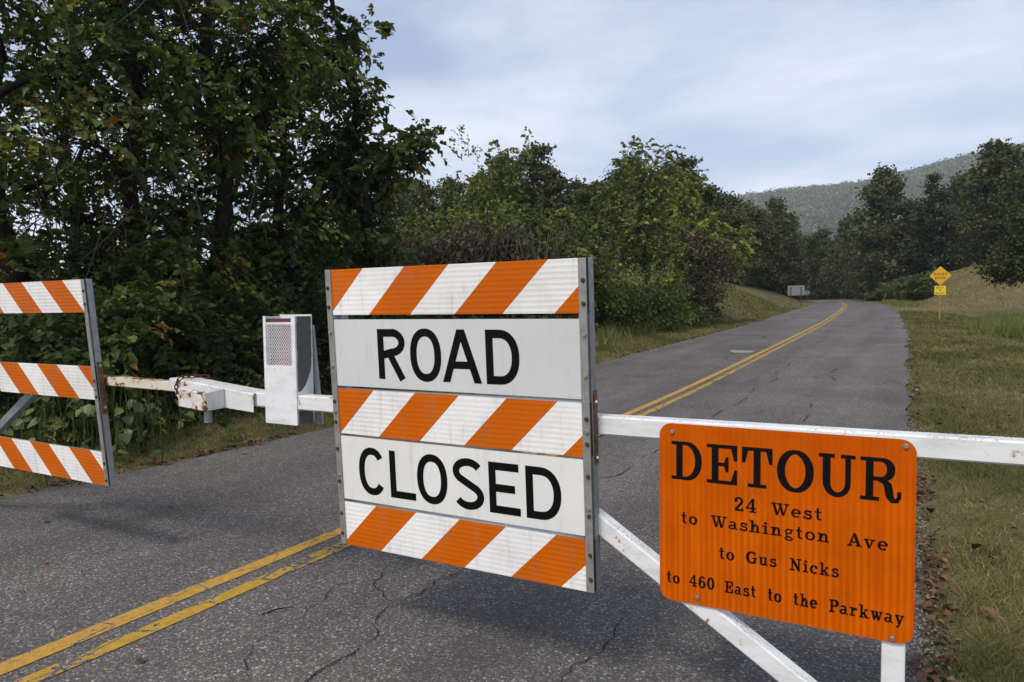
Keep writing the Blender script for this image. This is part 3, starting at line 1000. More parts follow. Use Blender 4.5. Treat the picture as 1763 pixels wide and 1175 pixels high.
# --- thicket draped in dry brown vines behind the main sign
THK = [(-31.0, 19.8, 4.1, 1.7, 1), (-39.8, 19.0, 3.9, 1.7, 0), (-37.0, 20.5, 4.1, 1.9, 1), (-33.6, 20.0, 4.3, 2.0, 0), (-31.3, 24.0, 6.9, 2.0, 2), (-29.3, 22.5, 4.9, 1.9, 3), (-27.0, 24.5, 4.7, 1.9, 2), (-34.0, 26.0, 5.5, 2.1, 2), (-24.6, 27.0, 4.5, 1.8, 3)]
THL = ['low bush smothered in brown creeper above the right half of the word ROAD', 'low tree hung with dry brown vines beside the leaning vine covered tree', 'bush tree with brown dry creeper in the middle of the thicket', 'dense brown vine draped tree behind the word ROAD',
       'tallest pale green topped tree of the thicket behind the main sign', 'olive tree with brown creeper right of the tallest thicket tree', 'rounded olive tree above the right end of the main sign',
       'green tree standing behind the brown vine draped thicket', 'olive tree behind the gap left of the yellow green tree']
for i, (az, rr_, h, cr, kind) in enumerate(THK):
    rg = np.random.default_rng(400 + i)
    bl = []
    for k in range(12):
        zf = (k + .5) / 12
        rad = cr * (1 - .45 * zf ** 2.5)
        th = k * 2.4 + rg.uniform(-.4, .4)
        q = rad * rg.uniform(.2, .7)
        bl.append((q * math.cos(th), q * math.sin(th), .5 + zf * (h - .8), rad * rg.uniform(.4, .6), rad * rg.uniform(.4, .6), h * rg.uniform(.07, .12), 20 if zf < .85 else 14))
    m = [M['leaf_brown'], M['leaf_brown'], M['leaf_olive'], M['leaf_olive']][kind]
    w, c = tree_parts(420 + i, [(0, 0, -.2), (.1, 0, h * .5), (0, .1, h * .9)], .10, bl, 34, .125, .24, spray=0 if kind < 2 else .40, tone=(.42, .2), hang=.28 if kind < 2 else .06, droop=.9 if kind < 2 else .2, width=.30 if kind < 2 else .40, twig_r=.007)
    o = plant('thicket_tree', at(az, rr_), w, c, m, M['bark'], THL[i], 'tree', 'vine draped thicket trees behind the main sign')
    if kind in (0, 1, 3):   # strands of dead creeper hanging down the outside
        gv = Geo()
        for k in range(130):
            th = rg.uniform(0, 2 * math.pi)
            q = cr * rg.uniform(.55, 1.05)
            z1 = h * rg.uniform(.45, .95)
            ln = rg.uniform(.5, 1.7)
            x0, y0 = q * math.cos(th), q * math.sin(th)
            pth = np.array([(x0, y0, z1), (x0 + rg.normal() * .12, y0 + rg.normal() * .12, z1 - ln * .5), (x0 + rg.normal() * .2, y0 + rg.normal() * .2, max(z1 - ln, .1))])
            gv.add(*tube_np(pth, np.array([.012, .011, .007]), 3))
        new_obj('vine', gv.mesh('vine', M['twig']), o, kind='stuff')
    if kind in (0, 1, 2):   # leafy shoots standing out of the top
        gs = Geo()
        for k in range(7 if kind < 2 else 10):
            P0 = np.array([rg.normal() * cr * .45, rg.normal() * cr * .45, h * rg.uniform(.86, 1.06)])
            n = 26
            t = rg.random(n)
            P = P0 + np.stack([rg.normal(size=n) * .10, rg.normal(size=n) * .10, t * .75 - .2], -1)
            gs.add(*leaf_quads(P, .10, rg, .5, .4, .1, np.clip(rg.normal(.55, .15, n), 0, 1)))
        new_obj('top_shoots', gs.mesh('top_shoots', M['leaf_olive']), o, kind='stuff')

# --- small yellow green trees right of the main sign
bl = [(0, 0, 1.6, 1.4, 1.3, .7, 36), (-.6, 0, 2.7, 1.3, 1.2, .7, 40), (.9, 0, 2.6, 1.2, 1.1, .7, 36), (.2, 0, 3.6, 1.3, 1.2, .6, 40), (-.9, 0, 4.2, .8, .8, .55, 22), (.5, 0, 4.6, .9, .9, .6, 28),
      (-.55, 0, 5.3, .7, .65, .6, 19), (.4, 0, 5.5, .6, .6, .6, 15), (-.45, 0, 6.2, .36, .4, .6, 12), (.95, 0, 6.1, .24, .3, .65, 9), (.15, 0, 6.5, .26, .3, .5, 8), (-1.3, 0, 5.0, .4, .4, .35, 9), (-1.75, 0, 4.6, .25, .25, .2, 4), (1.1, 0, 5.3, .4, .4, .4, 9)]
w, c = tree_parts(501, [(0, 0, -.2), (.1, 0, 2), (0, 0, 4.5), (0, 0, 6.5)], .13, bl, 24, .115, .23, tone=(.55, .24), twig_r=.006, spray=.42)
plant('small_tree', at(-19.3, 30.5), w, c, M['leaf_olive'], M['bark'], 'small tree with thin upright crown against the sky right of the main sign', 'tree', 'small trees on the left verge', scale=1.19)
bl = [(-.4, 0, 1.2, 1.0, 1.0, .6, 26), (.2, 0, 2.0, 1.2, 1.1, .7, 36), (1.3, 0, 2.3, 1.1, 1.0, .75, 38), (-.9, 0, 2.6, .9, .9, .6, 24), (.6, 0, 3.1, 1.1, 1.0, .65, 34), (1.9, 0, 3.0, .7, .7, .5, 18),
      (1.0, 0, 3.8, .7, .7, .5, 18), (-.1, 0, 4.2, .65, .65, .6, 18), (.3, 0, 5.0, .5, .5, .45, 13), (.1, 0, 5.6, .42, .4, .4, 10)]
w, c = tree_parts(502, [(0, 0, -.2), (.1, 0, 1.5), (.2, 0, 3.5), (.2, 0, 5.5)], .11, bl, 28, .115, .24, tone=(.55, .24), twig_r=.006, spray=.36)
plant('small_tree', at(-15.7, 36.0), w, c, M['leaf_lime'], M['bark'], 'yellow green tree leaning out towards the grassy bank', 'tree', 'small trees on the left verge', scale=1.28)
bl = [(0, 0, 1.3, 1.3, 1.2, .9, 50), (.4, 0, 2.4, 1.2, 1.1, .8, 46), (-.3, 0, 3.2, .9, .9, .6, 30)]
w, c = tree_parts(503, [(0, 0, -.2), (.1, 0, 1.5), (.1, 0, 3.2)], .09, bl, 34, .11, .24, tone=(.35, .2), hang=.25, droop=.8, width=.3, twig_r=.009)
plant('small_tree', at(-15.2, 34.5), w, c, M['leaf_brown'], M['bark'], 'dark brown creeper covered tree at the end of the thicket by the bank', 'tree', 'small trees on the left verge', scale=1.3)


def shrub(seed, loc, r, h, mat, label, group, leaf=.10, n=30, cl=70, tone=(.45, .2), name='shrub', rx=1.0, cat='shrub', **kw):
    rg = np.random.default_rng(seed)
    bl = []
    for k in range(6):
        th = k * 2.4
        q = r * .5
        z = h * (.28 + .1 * k)
        bl.append((q * math.cos(th) * rx, q * math.sin(th), min(z, h * .75), r * .6 * rx, r * .6, h * .26, cl // 6))
    w, c = tree_parts(seed, [(0, 0, -.1), (.03, 0, h * .4), (0, .03, h * .8)], .03, bl, n, leaf, .17, tone=tone, twig_r=.004, sides=5, **kw)
    return plant(name, loc, w, c, mat, M['bark'], label, cat, group, crown_name='foliage', wood_name='stem')


shrub(601, at(-20.9, 26.0), 1.3, 2.1, M['leaf_lush'], 'lush dark green shrub on the verge just right of the main sign', 'verge shrubs by the small trees', cl=100)
shrub(602, at(-18.4, 29.0), 1.4, 2.1, M['leaf_lush'], 'rounded deep green shrub below the small trees', 'verge shrubs by the small trees', cl=100)
shrub(603, at(-22.3, 27.5), 1.4, 3.2, M['leaf_lime'], 'bright yellow green bush above the dark shrubs beside the main sign', 'verge shrubs by the small trees', cl=90)
shrub(604, at(-17.2, 31.0), 1.1, 2.4, M['leaf_lime'], 'yellow green sapling bush in front of the brown creeper', 'verge shrubs by the small trees', cl=60, tone=(.6, .2))
shrub(605, at(-14.7, 37.0), 1.2, 1.7, M['leaf_lush'], 'dark shrub where the thicket meets the mown bank', 'verge shrubs by the small trees', cl=80, tone=(.2, .12))
shrub(606, at(-15.6, 33.0), .9, 1.1, M['leaf_olive'], 'low olive bush at the foot of the creeper covered tree', 'verge shrubs by the small trees', cl=50)

# --- undergrowth along the left wood's edge
UG = [(-66.0, 10.0, 1.0, 2.0), (-63.0, 9.6, .9, 1.7), (-59.8, 10.6, 1.0, 2.2), (-56.6, 11.0, 1.0, 1.8), (-54.0, 11.6, 1.0, 2.3), (-51.3, 12.0, 1.0, 1.8), (-48.6, 12.6, 1.1, 2.2), (-45.6, 13.2, 1.0, 1.9), (-43.2, 14.6, 1.2, 2.3),
      (-64.5, 12.5, 1.3, 3.0), (-57.5, 13.5, 1.4, 3.2), (-50.0, 14.8, 1.5, 3.2), (-44.5, 17.0, 1.6, 3.3), (-39.5, 17.0, 1.2, 1.6), (-36.0, 18.0, 1.2, 1.6)]
UL = ['dark bush at the left picture edge under the trees', 'low dark bush seen between the boards of the left barricade', 'tall dark bush just right of the left barricade', 'dark bush behind the rusty gate arm', 'dense bush behind the white lock box',
      'low bush left of the mesh fronted box', 'bush rising behind the mesh fronted box', 'low bush between the mesh box and the main sign', 'broad bush at the foot of the leaning vine covered tree', 'tall shade bush deep behind the left barricade',
      'tall shade bush deep behind the rusty gate arm', 'tall shade bush deep behind the lock box', 'tall shade bush deep behind the leaning tree', 'low bush hidden at the foot of the brown thicket', 'low bush at the foot of the brown thicket further right']
for i, (az, rr_, r_, h) in enumerate(UG):
    shrub(640 + i, at(az, rr_), r_, h, M['leaf_big'] if i % 3 else M['leaf_vine'], UL[i], "undergrowth along the left wood's edge", leaf=.085, n=40, cl=72, tone=(.28, .24), name='undergrowth_bush', spray=.30)

# --- broad leaved plant with leaves big enough to pick out singly
rg = np.random.default_rng(71)
mb = MB()
hv = [(0, 0, 0), (.30, .06, .33), (.52, .04, .30), (.40, .05, .10)]
prof = [(-.02, .0), (.06, .33), (.28, .46), (.55, .40), (.80, .20), (1.0, 0)]
vs = [(x, y, .06 * abs(y) * 4 - .22 * x * x) for x, y in prof] + [(x, -y, .06 * abs(y) * 4 - .22 * x * x) for x, y in prof[1:-1]] + [(x, 0, -.22 * x * x - .02) for x in (.06, .28, .55, .80)]
mb.mesh(vs, [(0, 10, 1), (10, 11, 2, 1), (11, 12, 3, 2), (12, 13, 4, 3), (13, 5, 4), (0, 6, 10), (6, 7, 11, 10), (7, 8, 12, 11), (8, 9, 13, 12), (9, 5, 13)])
M['broad'] = []
for nm_, c_ in (('broad_leaf_green', (0.052, 0.080, 0.020)), ('broad_leaf_pale', (0.088, 0.108, 0.028)), ('broad_leaf_dark', (0.030, 0.052, 0.015)), ('broad_leaf_yellow', (0.32, 0.24, 0.03))):
    t = NT(nm_)
    n_ = t.noise(t.coord('Object'), 5, 3)
    M['broad'].append(t.set(t.mix(1.0, c_, t.ramp(n_, (.3, .75), (.7, 1.2)), 'MULTIPLY'), .5, spec=.3))
leafmeshes = []
for m_ in M['broad']:
    o_ = mb.build('leaf', m_)
    o_.data.polygons.foreach_set('use_smooth', [True] * len(o_.data.polygons))
    leafmeshes.append(o_.data)
    bpy.data.objects.remove(o_, do_unlink=True)
BP = [(-59.6, 8.9, 46, .75, .62, 'broad leaved plant with heart shaped leaves below the rusty gate arm'), (-62.4, 8.3, 36, .75, .6, 'broad leaved plant seen between the boards of the left barricade'),
      (-57.0, 9.6, 34, .6, .5, 'smaller broad leaved plant under the white lock box'), (-65.2, 8.3, 26, .6, .55, 'broad leaved plant low at the left picture edge')]
for i, (az, rr_, nst, hh, spread, lab) in enumerate(BP):
    root = empty('broad_leaf_plant', at(az, rr_), (0, 0, 0), lab, 'plant', 'broad leaved plants under the left trees')
    gst = Geo()
    for k in range(nst):
        bx, by = rg.normal() * spread, rg.normal() * spread * .6
        hz = hh * rg.uniform(.55, 1.25)
        tip = np.array([bx + rg.normal() * .10, by + rg.normal() * .10, hz])
        gst.add(*tube_np(np.array([(bx, by, 0), ((bx + tip[0]) / 2 + .03, (by + tip[1]) / 2, hz * .55), tip]), np.array([.007, .005, .003]), 3))
        for q in range(3):
            f = rg.uniform(.22, 1.0)
            lo = new_obj('leaf', leafmeshes[int(rg.choice([0, 0, 1, 2, 2, 1]) if rg.random() > .025 else 3)], root)
            lo.location = (bx + (tip[0] - bx) * f + rg.normal() * .03, by + (tip[1] - by) * f + rg.normal() * .03, hz * f)
            lo.rotation_euler = (rg.normal() * .35, rg.uniform(.15, .8), rg.uniform(0, 6.28))
            lo.scale = (rg.uniform(.08, .138),) * 3
    new_obj('stem', gst.mesh('stem', M['weed']), root, kind='stuff')

# --- far forest: a few crowns, copied tree by tree
FAR = []


def far_proto(seed, h, cr, shape, mat, leaf=.42, ncl=26, per=20):
    rg = np.random.default_rng(seed)
    bl = []
    nb = 15
    for k in range(nb):
        zf = (k + .5) / nb
        if shape == 'round':
            rad = cr * (math.sin(math.pi * (zf * .80 + .17)) ** .7)
        elif shape == 'dome':
            rad = cr * (1 - zf ** 3.2) ** .8 * (.85 + .15 * math.sin(zf * 3))
        elif shape == 'tall':
            rad = cr * (1 - zf) ** .55 * (1 if zf > .12 else .8)
        else:
            rad = cr * (.55 + .45 * math.sin(math.pi * zf))
        th = k * 2.4 + rg.uniform(-.4, .4)
        q = rad * rg.uniform(.30, .60)
        bl.append((q * math.cos(th), q * math.sin(th), h * (.07 + .88 * zf), rad * .55, rad * .55, h * .07, ncl))
    return tree_parts(seed, [(0, 0, -.4), (.2, 0, h * .5), (0, .2, h * .93)], h * .016, bl, per, leaf, .55, tone=(.42, .2), twigs=False, fine=False)


def off_road(az, r):
    while -9.0 < math.sin(R(az)) * r - float(shift(math.cos(R(az)) * r)) < 2.5:
        r += 4
    return az, r


def far_tree(name, spec, mat, loc, rot, sc, label, group, proto={}):
    if name not in proto:
        w, c = far_proto(*spec)
        proto[name] = (w.mesh('trunk', M['bark'], True), c.mesh('crown', mat))
    o = empty(name.rsplit('@')[0], loc, (0, 0, rot), label, 'tree', group)
    o.scale = sc
    new_obj('trunk', proto[name][0], o)
    new_obj('crown', proto[name][1], o, kind='stuff')
    return o


def azr(o, az):
    return o


rg = np.random.default_rng(77)
# named trees at the bend and on the mound
far_tree('tall_tree@t', (801, 18.8, 6.2, 'dome', None, .40, 40, 22), M['leaf_far_b'], at(-1.55, 108, -.2), 0.4, (1, 1, 1.0), 'tallest rounded olive tree left of the pine on the mound', None)
far_tree('broad_tree@r', (802, 15.5, 6.4, 'round', None, .40, 40, 22), M['leaf_far'], at(5.6, 100, -.2), 1.0, (1.02, 1.02, 1.0), 'broad dark tree on top of the grassy mound', 'dark trees on the mound')
far_tree('broad_tree@r', None, M['leaf_far'], at(9.5, 92, -.2), 3.0, (1.0, 1.0, 1.08), 'broad dark tree at the right picture edge on the mound', 'dark trees on the mound')
far_tree('broad_tree@r', None, M['leaf_far'], at(3.4, 116, -.2), 2.0, (.8, .8, .9), 'dark tree between the pine and the broad tree', 'dark trees on the mound')
# pine: level tiers
w, c = Geo(), Geo()
path = np.array([(0, 0, -.4), (.1, 0, 7), (0, 0, 13.4)])
w.add(*tube_np(path, np.array([.22, .14, .03]), 6))
for k in range(96):
    zf = rg.random() ** 1.15
    z = 2.2 + 11.0 * zf
    Lb = 3.3 * (1 - zf) ** .7 * rg.uniform(.55, 1.1) + .35
    th = k * 2.4 + rg.uniform(-.5, .5)
    d = np.array([math.cos(th), math.sin(th), rg.uniform(-.10, .22)])
    a = np.array([0, 0, z])
    w.add(*tube_np(np.array([a, a + d * Lb * .5, a + d * Lb + [0, 0, .2]]), np.array([.05, .03, .012]), 3))
    n = int(40 + 26 * Lb)
    f = rg.uniform(.2, 1.05, n)
    P = a + d * (f * Lb)[:, None] + rg.normal(size=(n, 3)) * np.array([.34, .34, .20]) + np.array([0, 0, .12])
    c.add(*leaf_quads(P, .40, rg, .8, .22, 0, np.clip(rg.normal(.45, .22, n), 0, 1), fine=False))
plant('pine_tree', at(1.5, 103, -.2), w, c, M['leaf_pine'], M['bark_dark'], 'dark pine with level tiers behind the yellow warning sign', 'tree')

# dark trees where the road disappears
BEND = []
for az, rr_, sc in ((-12.6, 88, .76), (-11.3, 100, .84), (-10.2, 92, .72), (-9.0, 118, 1.0), (-8.0, 126, .98), (-7.0, 132, .98), (-6.1, 138, .96), (-5.2, 128, .86), (-4.4, 122, .84), (-3.6, 116, .82), (-2.7, 120, .8), (-.2, 112, .78), (.7, 106, .7), (2.5, 108, .66),
                   (-9.9, 140, 1.05), (-7.6, 150, 1.0), (-5.8, 152, .98), (-4.0, 150, .92), (-8.6, 104, .72), (-13.8, 84, .76), (-12.0, 76, .62), (-10.6, 82, .58), (-9.4, 92, .6), (-7.9, 108, .62), (-6.8, 120, .66), (-5.7, 118, .62), (-4.9, 112, .6)):
    nm = ['forest_tree@a', 'forest_tree@b', 'forest_tree@c', 'forest_tree@d'][int(rg.integers(0, 4))]
    spec = {'forest_tree@a': (811, 14.5, 3.9, 'mid', None), 'forest_tree@b': (812, 15.2, 3.4, 'tall', None), 'forest_tree@c': (813, 14.0, 4.4, 'round', None), 'forest_tree@d': (814, 15.0, 3.7, 'mid', None)}[nm]
    far_tree(nm, spec, M['leaf_far_b'] if nm[-1] in 'c' else M['leaf_far'], at(*off_road(az, rr_), -.3), rg.uniform(0, 6.28), (sc * rg.uniform(.92, 1.1), sc, sc * rg.uniform(.94, 1.04)), 'dark tree of the forest where the road bends out of sight', 'forest trees at the bend of the road')
far_tree('brown_tree@e', (815, 12.5, 3.6, 'mid', None), M['leaf_brown'], at(-11.6, 88, -.3), 1.0, (.8, .8, .74), 'brown half bare tree standing above the grassy bank', 'brown trees above the bank')
far_tree('brown_tree@e', None, None, at(-9.9, 112, -.3), 2.4, (.95, .95, .95), 'brown thin crowned tree left of the gap where the road vanishes', 'brown trees above the bank')
# trees behind the thicket and the left wood
for az, rr_, sc in ((-14.9, 74, .78), (-16.3, 66, .72), (-17.8, 72, .76), (-20.5, 64, .70), (-22.6, 62, .56), (-24.4, 66, .54), (-26.2, 60, .56), (-28.0, 64, .70), (-30.3, 60, .66), (-32.6, 58, .55), (-35.0, 62, .54), (-37.2, 56, .46), (-38.4, 60, .48), (-40.0, 54, .44), (-43.0, 52, .55),
                   (-46.5, 48, .5), (-51.0, 44, .45), (-56.0, 42, .42), (-61.0, 40, .40), (-65.5, 40, .40), (-23.5, 52, .46), (-19.3, 54, .55)):
    nm = ['forest_tree@a', 'forest_tree@c', 'forest_tree@d'][int(rg.integers(0, 3))]
    far_tree(nm, None, None, at(az, rr_, -.3), rg.uniform(0, 6.28), (sc * rg.uniform(.95, 1.2), sc, sc * rg.uniform(.92, 1.05)), 'distant green tree showing over the roadside thicket', 'distant trees behind the thicket')

# leafy branch hanging in from a tree beside the mound (its trunk stands right of the picture)
bl = [(-1.4, 0, 3.1, 1.3, 1.2, .55, 22), (-.7, 0, 4.2, 1.6, 1.4, .7, 34), (.8, .4, 4.4, 1.6, 1.6, .9, 36), (-.2, 0, 5.6, 1.9, 1.7, .9, 40), (.8, 0, 6.8, 1.9, 1.7, .9, 40), (.2, 0, 7.9, 1.4, 1.4, .7, 26), (-2.1, 0, 3.0, .6, .6, .35, 8), (-1.6, 0, 2.45, .6, .5, .3, 8)]
w, c = tree_parts(851, [(1.2, 0, -.3), (1.0, 0, 3), (.6, 0, 6), (.4, 0, 8.2)], .2, bl, 60, .13, .30, tone=(.3, .18), twig_r=.012)
plant('overhanging_tree', at(7.9, 44), w, c, M['leaf_far'], M['bark_dark'], 'tree whose dark low branches hang in from the right picture edge', 'tree')

# shrubs along the outside of the bend
SB = [(-3.1, 130, 2.4, 2.8), (-2.4, 122, 2.2, 2.8), (-1.6, 112, 2.1, 2.8), (-.9, 102, 2.0, 2.8), (-.3, 92, 1.9, 2.8), (.4, 84, 1.8, 2.8), (1.0, 77, 1.6, 2.8), (-1.1, 95, 1.4, 1.8), (.2, 79, 1.1, 1.5), (-1.9, 106, 1.5, 1.7)]
SBL = ['green shrub furthest round the bend', 'green shrub second from the far end of the bend', 'low grey green shrub midway along the bend', 'bushy shrub on the outer side of the bend', 'tall grey green shrub near the bend', 'tall shrub left of the yellow warning sign',
       'shrub just left of the yellow warning sign', 'low shrub at the road edge on the bend', 'low shrub in front of the tall shrub by the warning sign', 'small low shrub at the road edge further round']
for i, (az, rr_, r_, h) in enumerate(SB):
    shrub(700 + i, at(az, rr_, -.1), r_, h, M['leaf_gray'], SBL[i], 'shrubs along the outside of the bend', leaf=.16, n=46, cl=90, tone=(.42, .24), name='roadside_shrub')


# ------------------------------------------------------------------ grass, litter, weeds
def blades(P, h, w, rg, tone, lean=.5):
    n = len(P)
    th = rg.uniform(0, 2 * math.pi, n)
    a = np.stack([np.cos(th), np.sin(th), 0 * th], -1)
    ln = rg.normal(size=(n, 3)) * np.array([lean, lean, 0])
    h = np.broadcast_to(h, (n,)) * (.5 + rg.random(n))
    w = np.broadcast_to(w, (n,))
    top = P + ln * h[:, None] + np.array([0, 0, 1]) * h[:, None]
    V = np.stack([P - a * w[:, None] / 2, P + a * w[:, None] / 2, top], 1).reshape(-1, 3)
    return V, np.arange(3 * n).reshape(n, 3), np.repeat(np.clip(tone, 0, 1), 3)


def patchy(x, y):
    return np.clip(.5 + .15 * np.sin(x * 2.1 + y * .7 + np.sin(y * 1.9)) + .15 * np.sin(y * 1.6 - x * .9 + 2 + 1.3 * np.sin(x * 1.7)) + .13 * np.sin(x * 6.3 + y * 5.1 + 2 * np.sin(y * 2.3)) + .10 * np.sin(x * 13.1 - y * 9.7), 0.02, 1)


rg = np.random.default_rng(5)
GS = []
areas = [(.02, 1.6, 1.0, 5.2, 34000), (.02, 2.6, 5.0, 11, 34000), (.02, 4.5, 11, 24, 36000), (.02, 7.5, 24, 50, 30000), (-6.6, -8.9, 2.2, 8, 26000), (-6.6, -9.2, 8, 24, 30000), (-6.6, -16.0, 24, 62, 34000), (1.5, 2.8, 2.0, 5.2, 8000)]
for (x0, x1, y0, y1, n) in areas:
    d = np.abs(x1 - x0) * rg.random(n) ** 1.15
    x = R_EDGE + d if x0 > -1 else L_EDGE - d
    y = rg.uniform(y0, y1, n)
    x = x + shift(y) + rg.normal(size=n) * .03
    z = ground_z(x, y)
    pt = patchy(x, y)
    rr = np.hypot(x, y)
    edge = np.minimum(d / .25, 1)
    keep = (rg.random(n) < (.25 + .75 * edge) * np.clip(pt + .45, .3, 1))
    P = np.stack([x, y, z - .005], -1)[keep]
    hh = (np.interp(rr, [2, 8, 25, 60], [.038, .044, .065, .12]) * (.6 + .55 * edge) * (.6 + .7 * pt))[keep]
    ww = np.interp(rr, [2, 8, 25, 60], [.0045, .008, .022, .06])[keep]
    tn = (1 - pt)[keep] * .75 + rg.normal(.10, .16, keep.sum()) + (rg.random(keep.sum()) > .90) * .4
    GS.append(blades(P, hh, ww, rg, tn, .75))
gm = Geo()
for v, f, t_ in GS:
    gm.add(v, f, t_)
new_obj('grass', gm.mesh('grass', M['grass']), kind='stuff')

# taller weeds in the ditch and at the foot of the thicket
gm = Geo()
n = 5200
y = rg.uniform(28, 46, n)
x = np.clip(rg.normal(.112, .018, n), .088, .2) * y + rg.normal(size=n) * .3
P = np.stack([x, y, ground_z(x, y)], -1)
gm.add(*blades(P, .34 + .3 * rg.random(n), .035, rg, rg.normal(.40, .28, n), .35))
n = 2600
s_ = rg.random(n)
x, y = -8.3 - 1.5 * s_ + rg.normal(size=n) * .35, 15 + 14 * s_ + rg.normal(size=n) * .4
P = np.stack([x, y, ground_z(x, y)], -1)
gm.add(*blades(P, .28 + .3 * rg.random(n), .022, rg, rg.normal(.5, .25, n), .4))
n = 1800
y = rg.uniform(62, 90, n)
x = shift(y) + R_EDGE + rg.uniform(.6, 2.2, n)
P = np.stack([x, y, ground_z(x, y)], -1)
gm.add(*blades(P, .35, .07, rg, rg.normal(.45, .2, n), .3))
new_obj('weeds', gm.mesh('weeds', M['weed']), kind='stuff')
# dry tall grass on the mound
gm = Geo()
n = 12000
y = rg.uniform(58, 92, n)
x = shift(y) + R_EDGE + 2 + 14 * rg.random(n)
P = np.stack([x, y, ground_z(x, y)], -1)
gm.add(*blades(P, .15, .045, rg, rg.normal(.85, .2, n), .6))
new_obj('mound_grass', gm.mesh('mound_grass', M['grass']), kind='stuff')

# dead leaves drifted along both road edges and scattered on the turf
gm = Geo()
for (lo, hi, y0, y1, n, side, sz) in ((-.06, .16, 1.2, 7, 1300, 1, .034), (-.05, .14, 7, 26, 900, 1, .042), (-.16, .12, 2.2, 9, 1000, -1, .044), (-.14, .10, 9, 34, 800, -1, .052), (.2, 2.4, 1.5, 12, 130, 1, .06), (.2, 1.3, 2.5, 14, 160, -1, .06)):
    y = rg.uniform(y0, y1, n)
    d = rg.uniform(lo, hi, n)
    if hi < .5:
        d = np.where(rg.random(n) < .5, d, rg.normal((lo + hi) / 2 + .02, .04, n))
        keep = rg.random(n) < np.clip(.5 + .6 * np.sin(y * 2.3 + side) * np.sin(y * .9), .12, 1)
        y, d = y[keep], d[keep]
    x = (R_EDGE + d if side > 0 else L_EDGE - d) + shift(y)
    sz = sz * rg.uniform(.45, 1.5, len(y))
    z = np.maximum(ground_z(x, y), np.where(d < .05, zroad(y), -9)) + .012 + .02 * rg.random(len(y)) + (.03 if hi > .5 else 0)
    P = np.stack([x, y, z], -1)
    v, f, t_ = leaf_quads(P, sz, rg, 2.2, .36, 0, np.clip(rg.normal(.42, .22, len(y)), 0, 1))
    gm.add(v, f, t_)
# loose gravel grit on the right shoulder
new_obj('leaf_litter', gm.mesh('leaf_litter', M['litter']), kind='stuff')
n = 2600
y = 1.1 + 9 * rg.random(n) ** 1.6
x = R_EDGE + rg.normal(-.01, .06, n)
z = np.maximum(ground_z(x, y), zroad(y) - .006) + .002
s3 = rg.uniform(.003, .009, n)[:, None, None]
oc = np.array([(1, 0, 0), (0, 1, 0), (-1, 0, 0), (0, -1, 0), (0, 0, .8), (0, 0, -.5)])
V = (np.stack([x, y, z], -1)[:, None] + (oc[None] * (1 + .5 * rg.random((n, 6, 1)))) * s3).reshape(-1, 3)
of = np.array([(0, 1, 4), (1, 2, 4), (2, 3, 4), (3, 0, 4), (1, 0, 5), (2, 1, 5), (3, 2, 5), (0, 3, 5)])
F = (np.arange(n)[:, None, None] * 6 + of[None]).reshape(-1, 3)
M['grit'] = m_simple('grit', (.20, .185, .17), .9, var=.5, scale=60, spec=.2)
new_obj('gravel', fast_mesh('gravel', V, F, M['grit']), kind='stuff')

# single fallen leaves lying on the asphalt
FL = [(-5.80, 14.3, 'tan', 'tan fallen leaf on the asphalt beyond the gate near the left verge', .11), (-0.39, 13.9, 'pale', 'pale fallen leaf on the right lane beyond the gate', .12), (-4.31, 25.2, 'dark', 'dark fallen leaf on the left lane far up the road', .12),
      (-2.22, 19.2, 'dark', 'dark fallen leaf beside the centre line far up the road', .12), (-6.17, 4.86, 'tan', 'curled tan leaf on the asphalt right of the lock box', .075), (-6.0, 4.0, 'tan', 'small tan leaf on the asphalt below the lock box', .05), (-5.3, 4.24, 'tan', 'red brown leaf on the open asphalt behind the gate', .05),
      (-4.58, 2.14, 'rust', 'small red brown leaf on the near left asphalt', .05), (-5.47, 2.58, 'dark', 'black scrap of leaf below the left barricade', .06), (-5.01, 3.25, 'dark', 'dark leaf in the shadow of the left barricade', .05), (-3.12, 7.48, 'pale', 'yellow leaf cluster by the post behind the main sign', .11), (-2.91, 1.72, 'dark', 'withered brown leaf on the near asphalt right of the yellow lines', .06)]
lcol = {'tan': m_simple('tan_leaf', (.22, .12, .06), .8, var=.3, scale=40), 'pale': m_simple('pale_leaf', (.42, .28, .14), .8, var=.2, scale=40), 'dark': m_simple('dark_leaf', (.035, .025, .018), .8, var=.3, scale=40), 'rust': m_simple('rust_leaf', (.24, .09, .04), .8, var=.3, scale=40)}
for k, (x, y, c_, lab, s_) in enumerate(FL):
    mb = MB()
    pr = [(-.5, 0), (-.25, .22), (-.05, .16), (.05, .34), (.22, .18), (.5, .02)]
    up = [(a, b, abs(b) * .5 + .03 + .10 * a * a) for a, b in pr]
    dn = [(a, -b * .9, abs(b) * .35 + .03 + .10 * a * a) for a, b in pr[1:-1]]
    sp = [(a, 0, .02 + .1 * a * a) for a, b in pr[1:-1]]
    vs = [tuple(s_ * q for q in p) for p in up + dn + sp]
    mb.mesh(vs, [(0, 10, 1), (10, 11, 2, 1), (11, 12, 3, 2), (12, 13, 4, 3), (13, 5, 4), (0, 6, 10), (6, 7, 11, 10), (7, 8, 12, 11), (8, 9, 13, 12), (9, 5, 13)])
    o = mb.build('fallen_leaf', lcol[c_])
    o.location = (x, y, float(zroad(y)) + .006)
    o.rotation_euler = (0, 0, k * 1.7)
    tag(o, lab, 'leaf', 'single fallen leaves on the road')
mb = MB()
mb.cyl((-.075, 0, .006), (0, .01, .010), .004, 6)
mb.cyl((0, .01, .010), (.08, 0, .006), .004, 6, r1=.002)
o = mb.build('twig', M['bark_dark'])
o.location, o.rotation_euler = (-2.77, 2.36, 0.004), (0, 0, R(62))
tag(o, 'thin dark twig lying on the asphalt right of the yellow lines', 'twig')


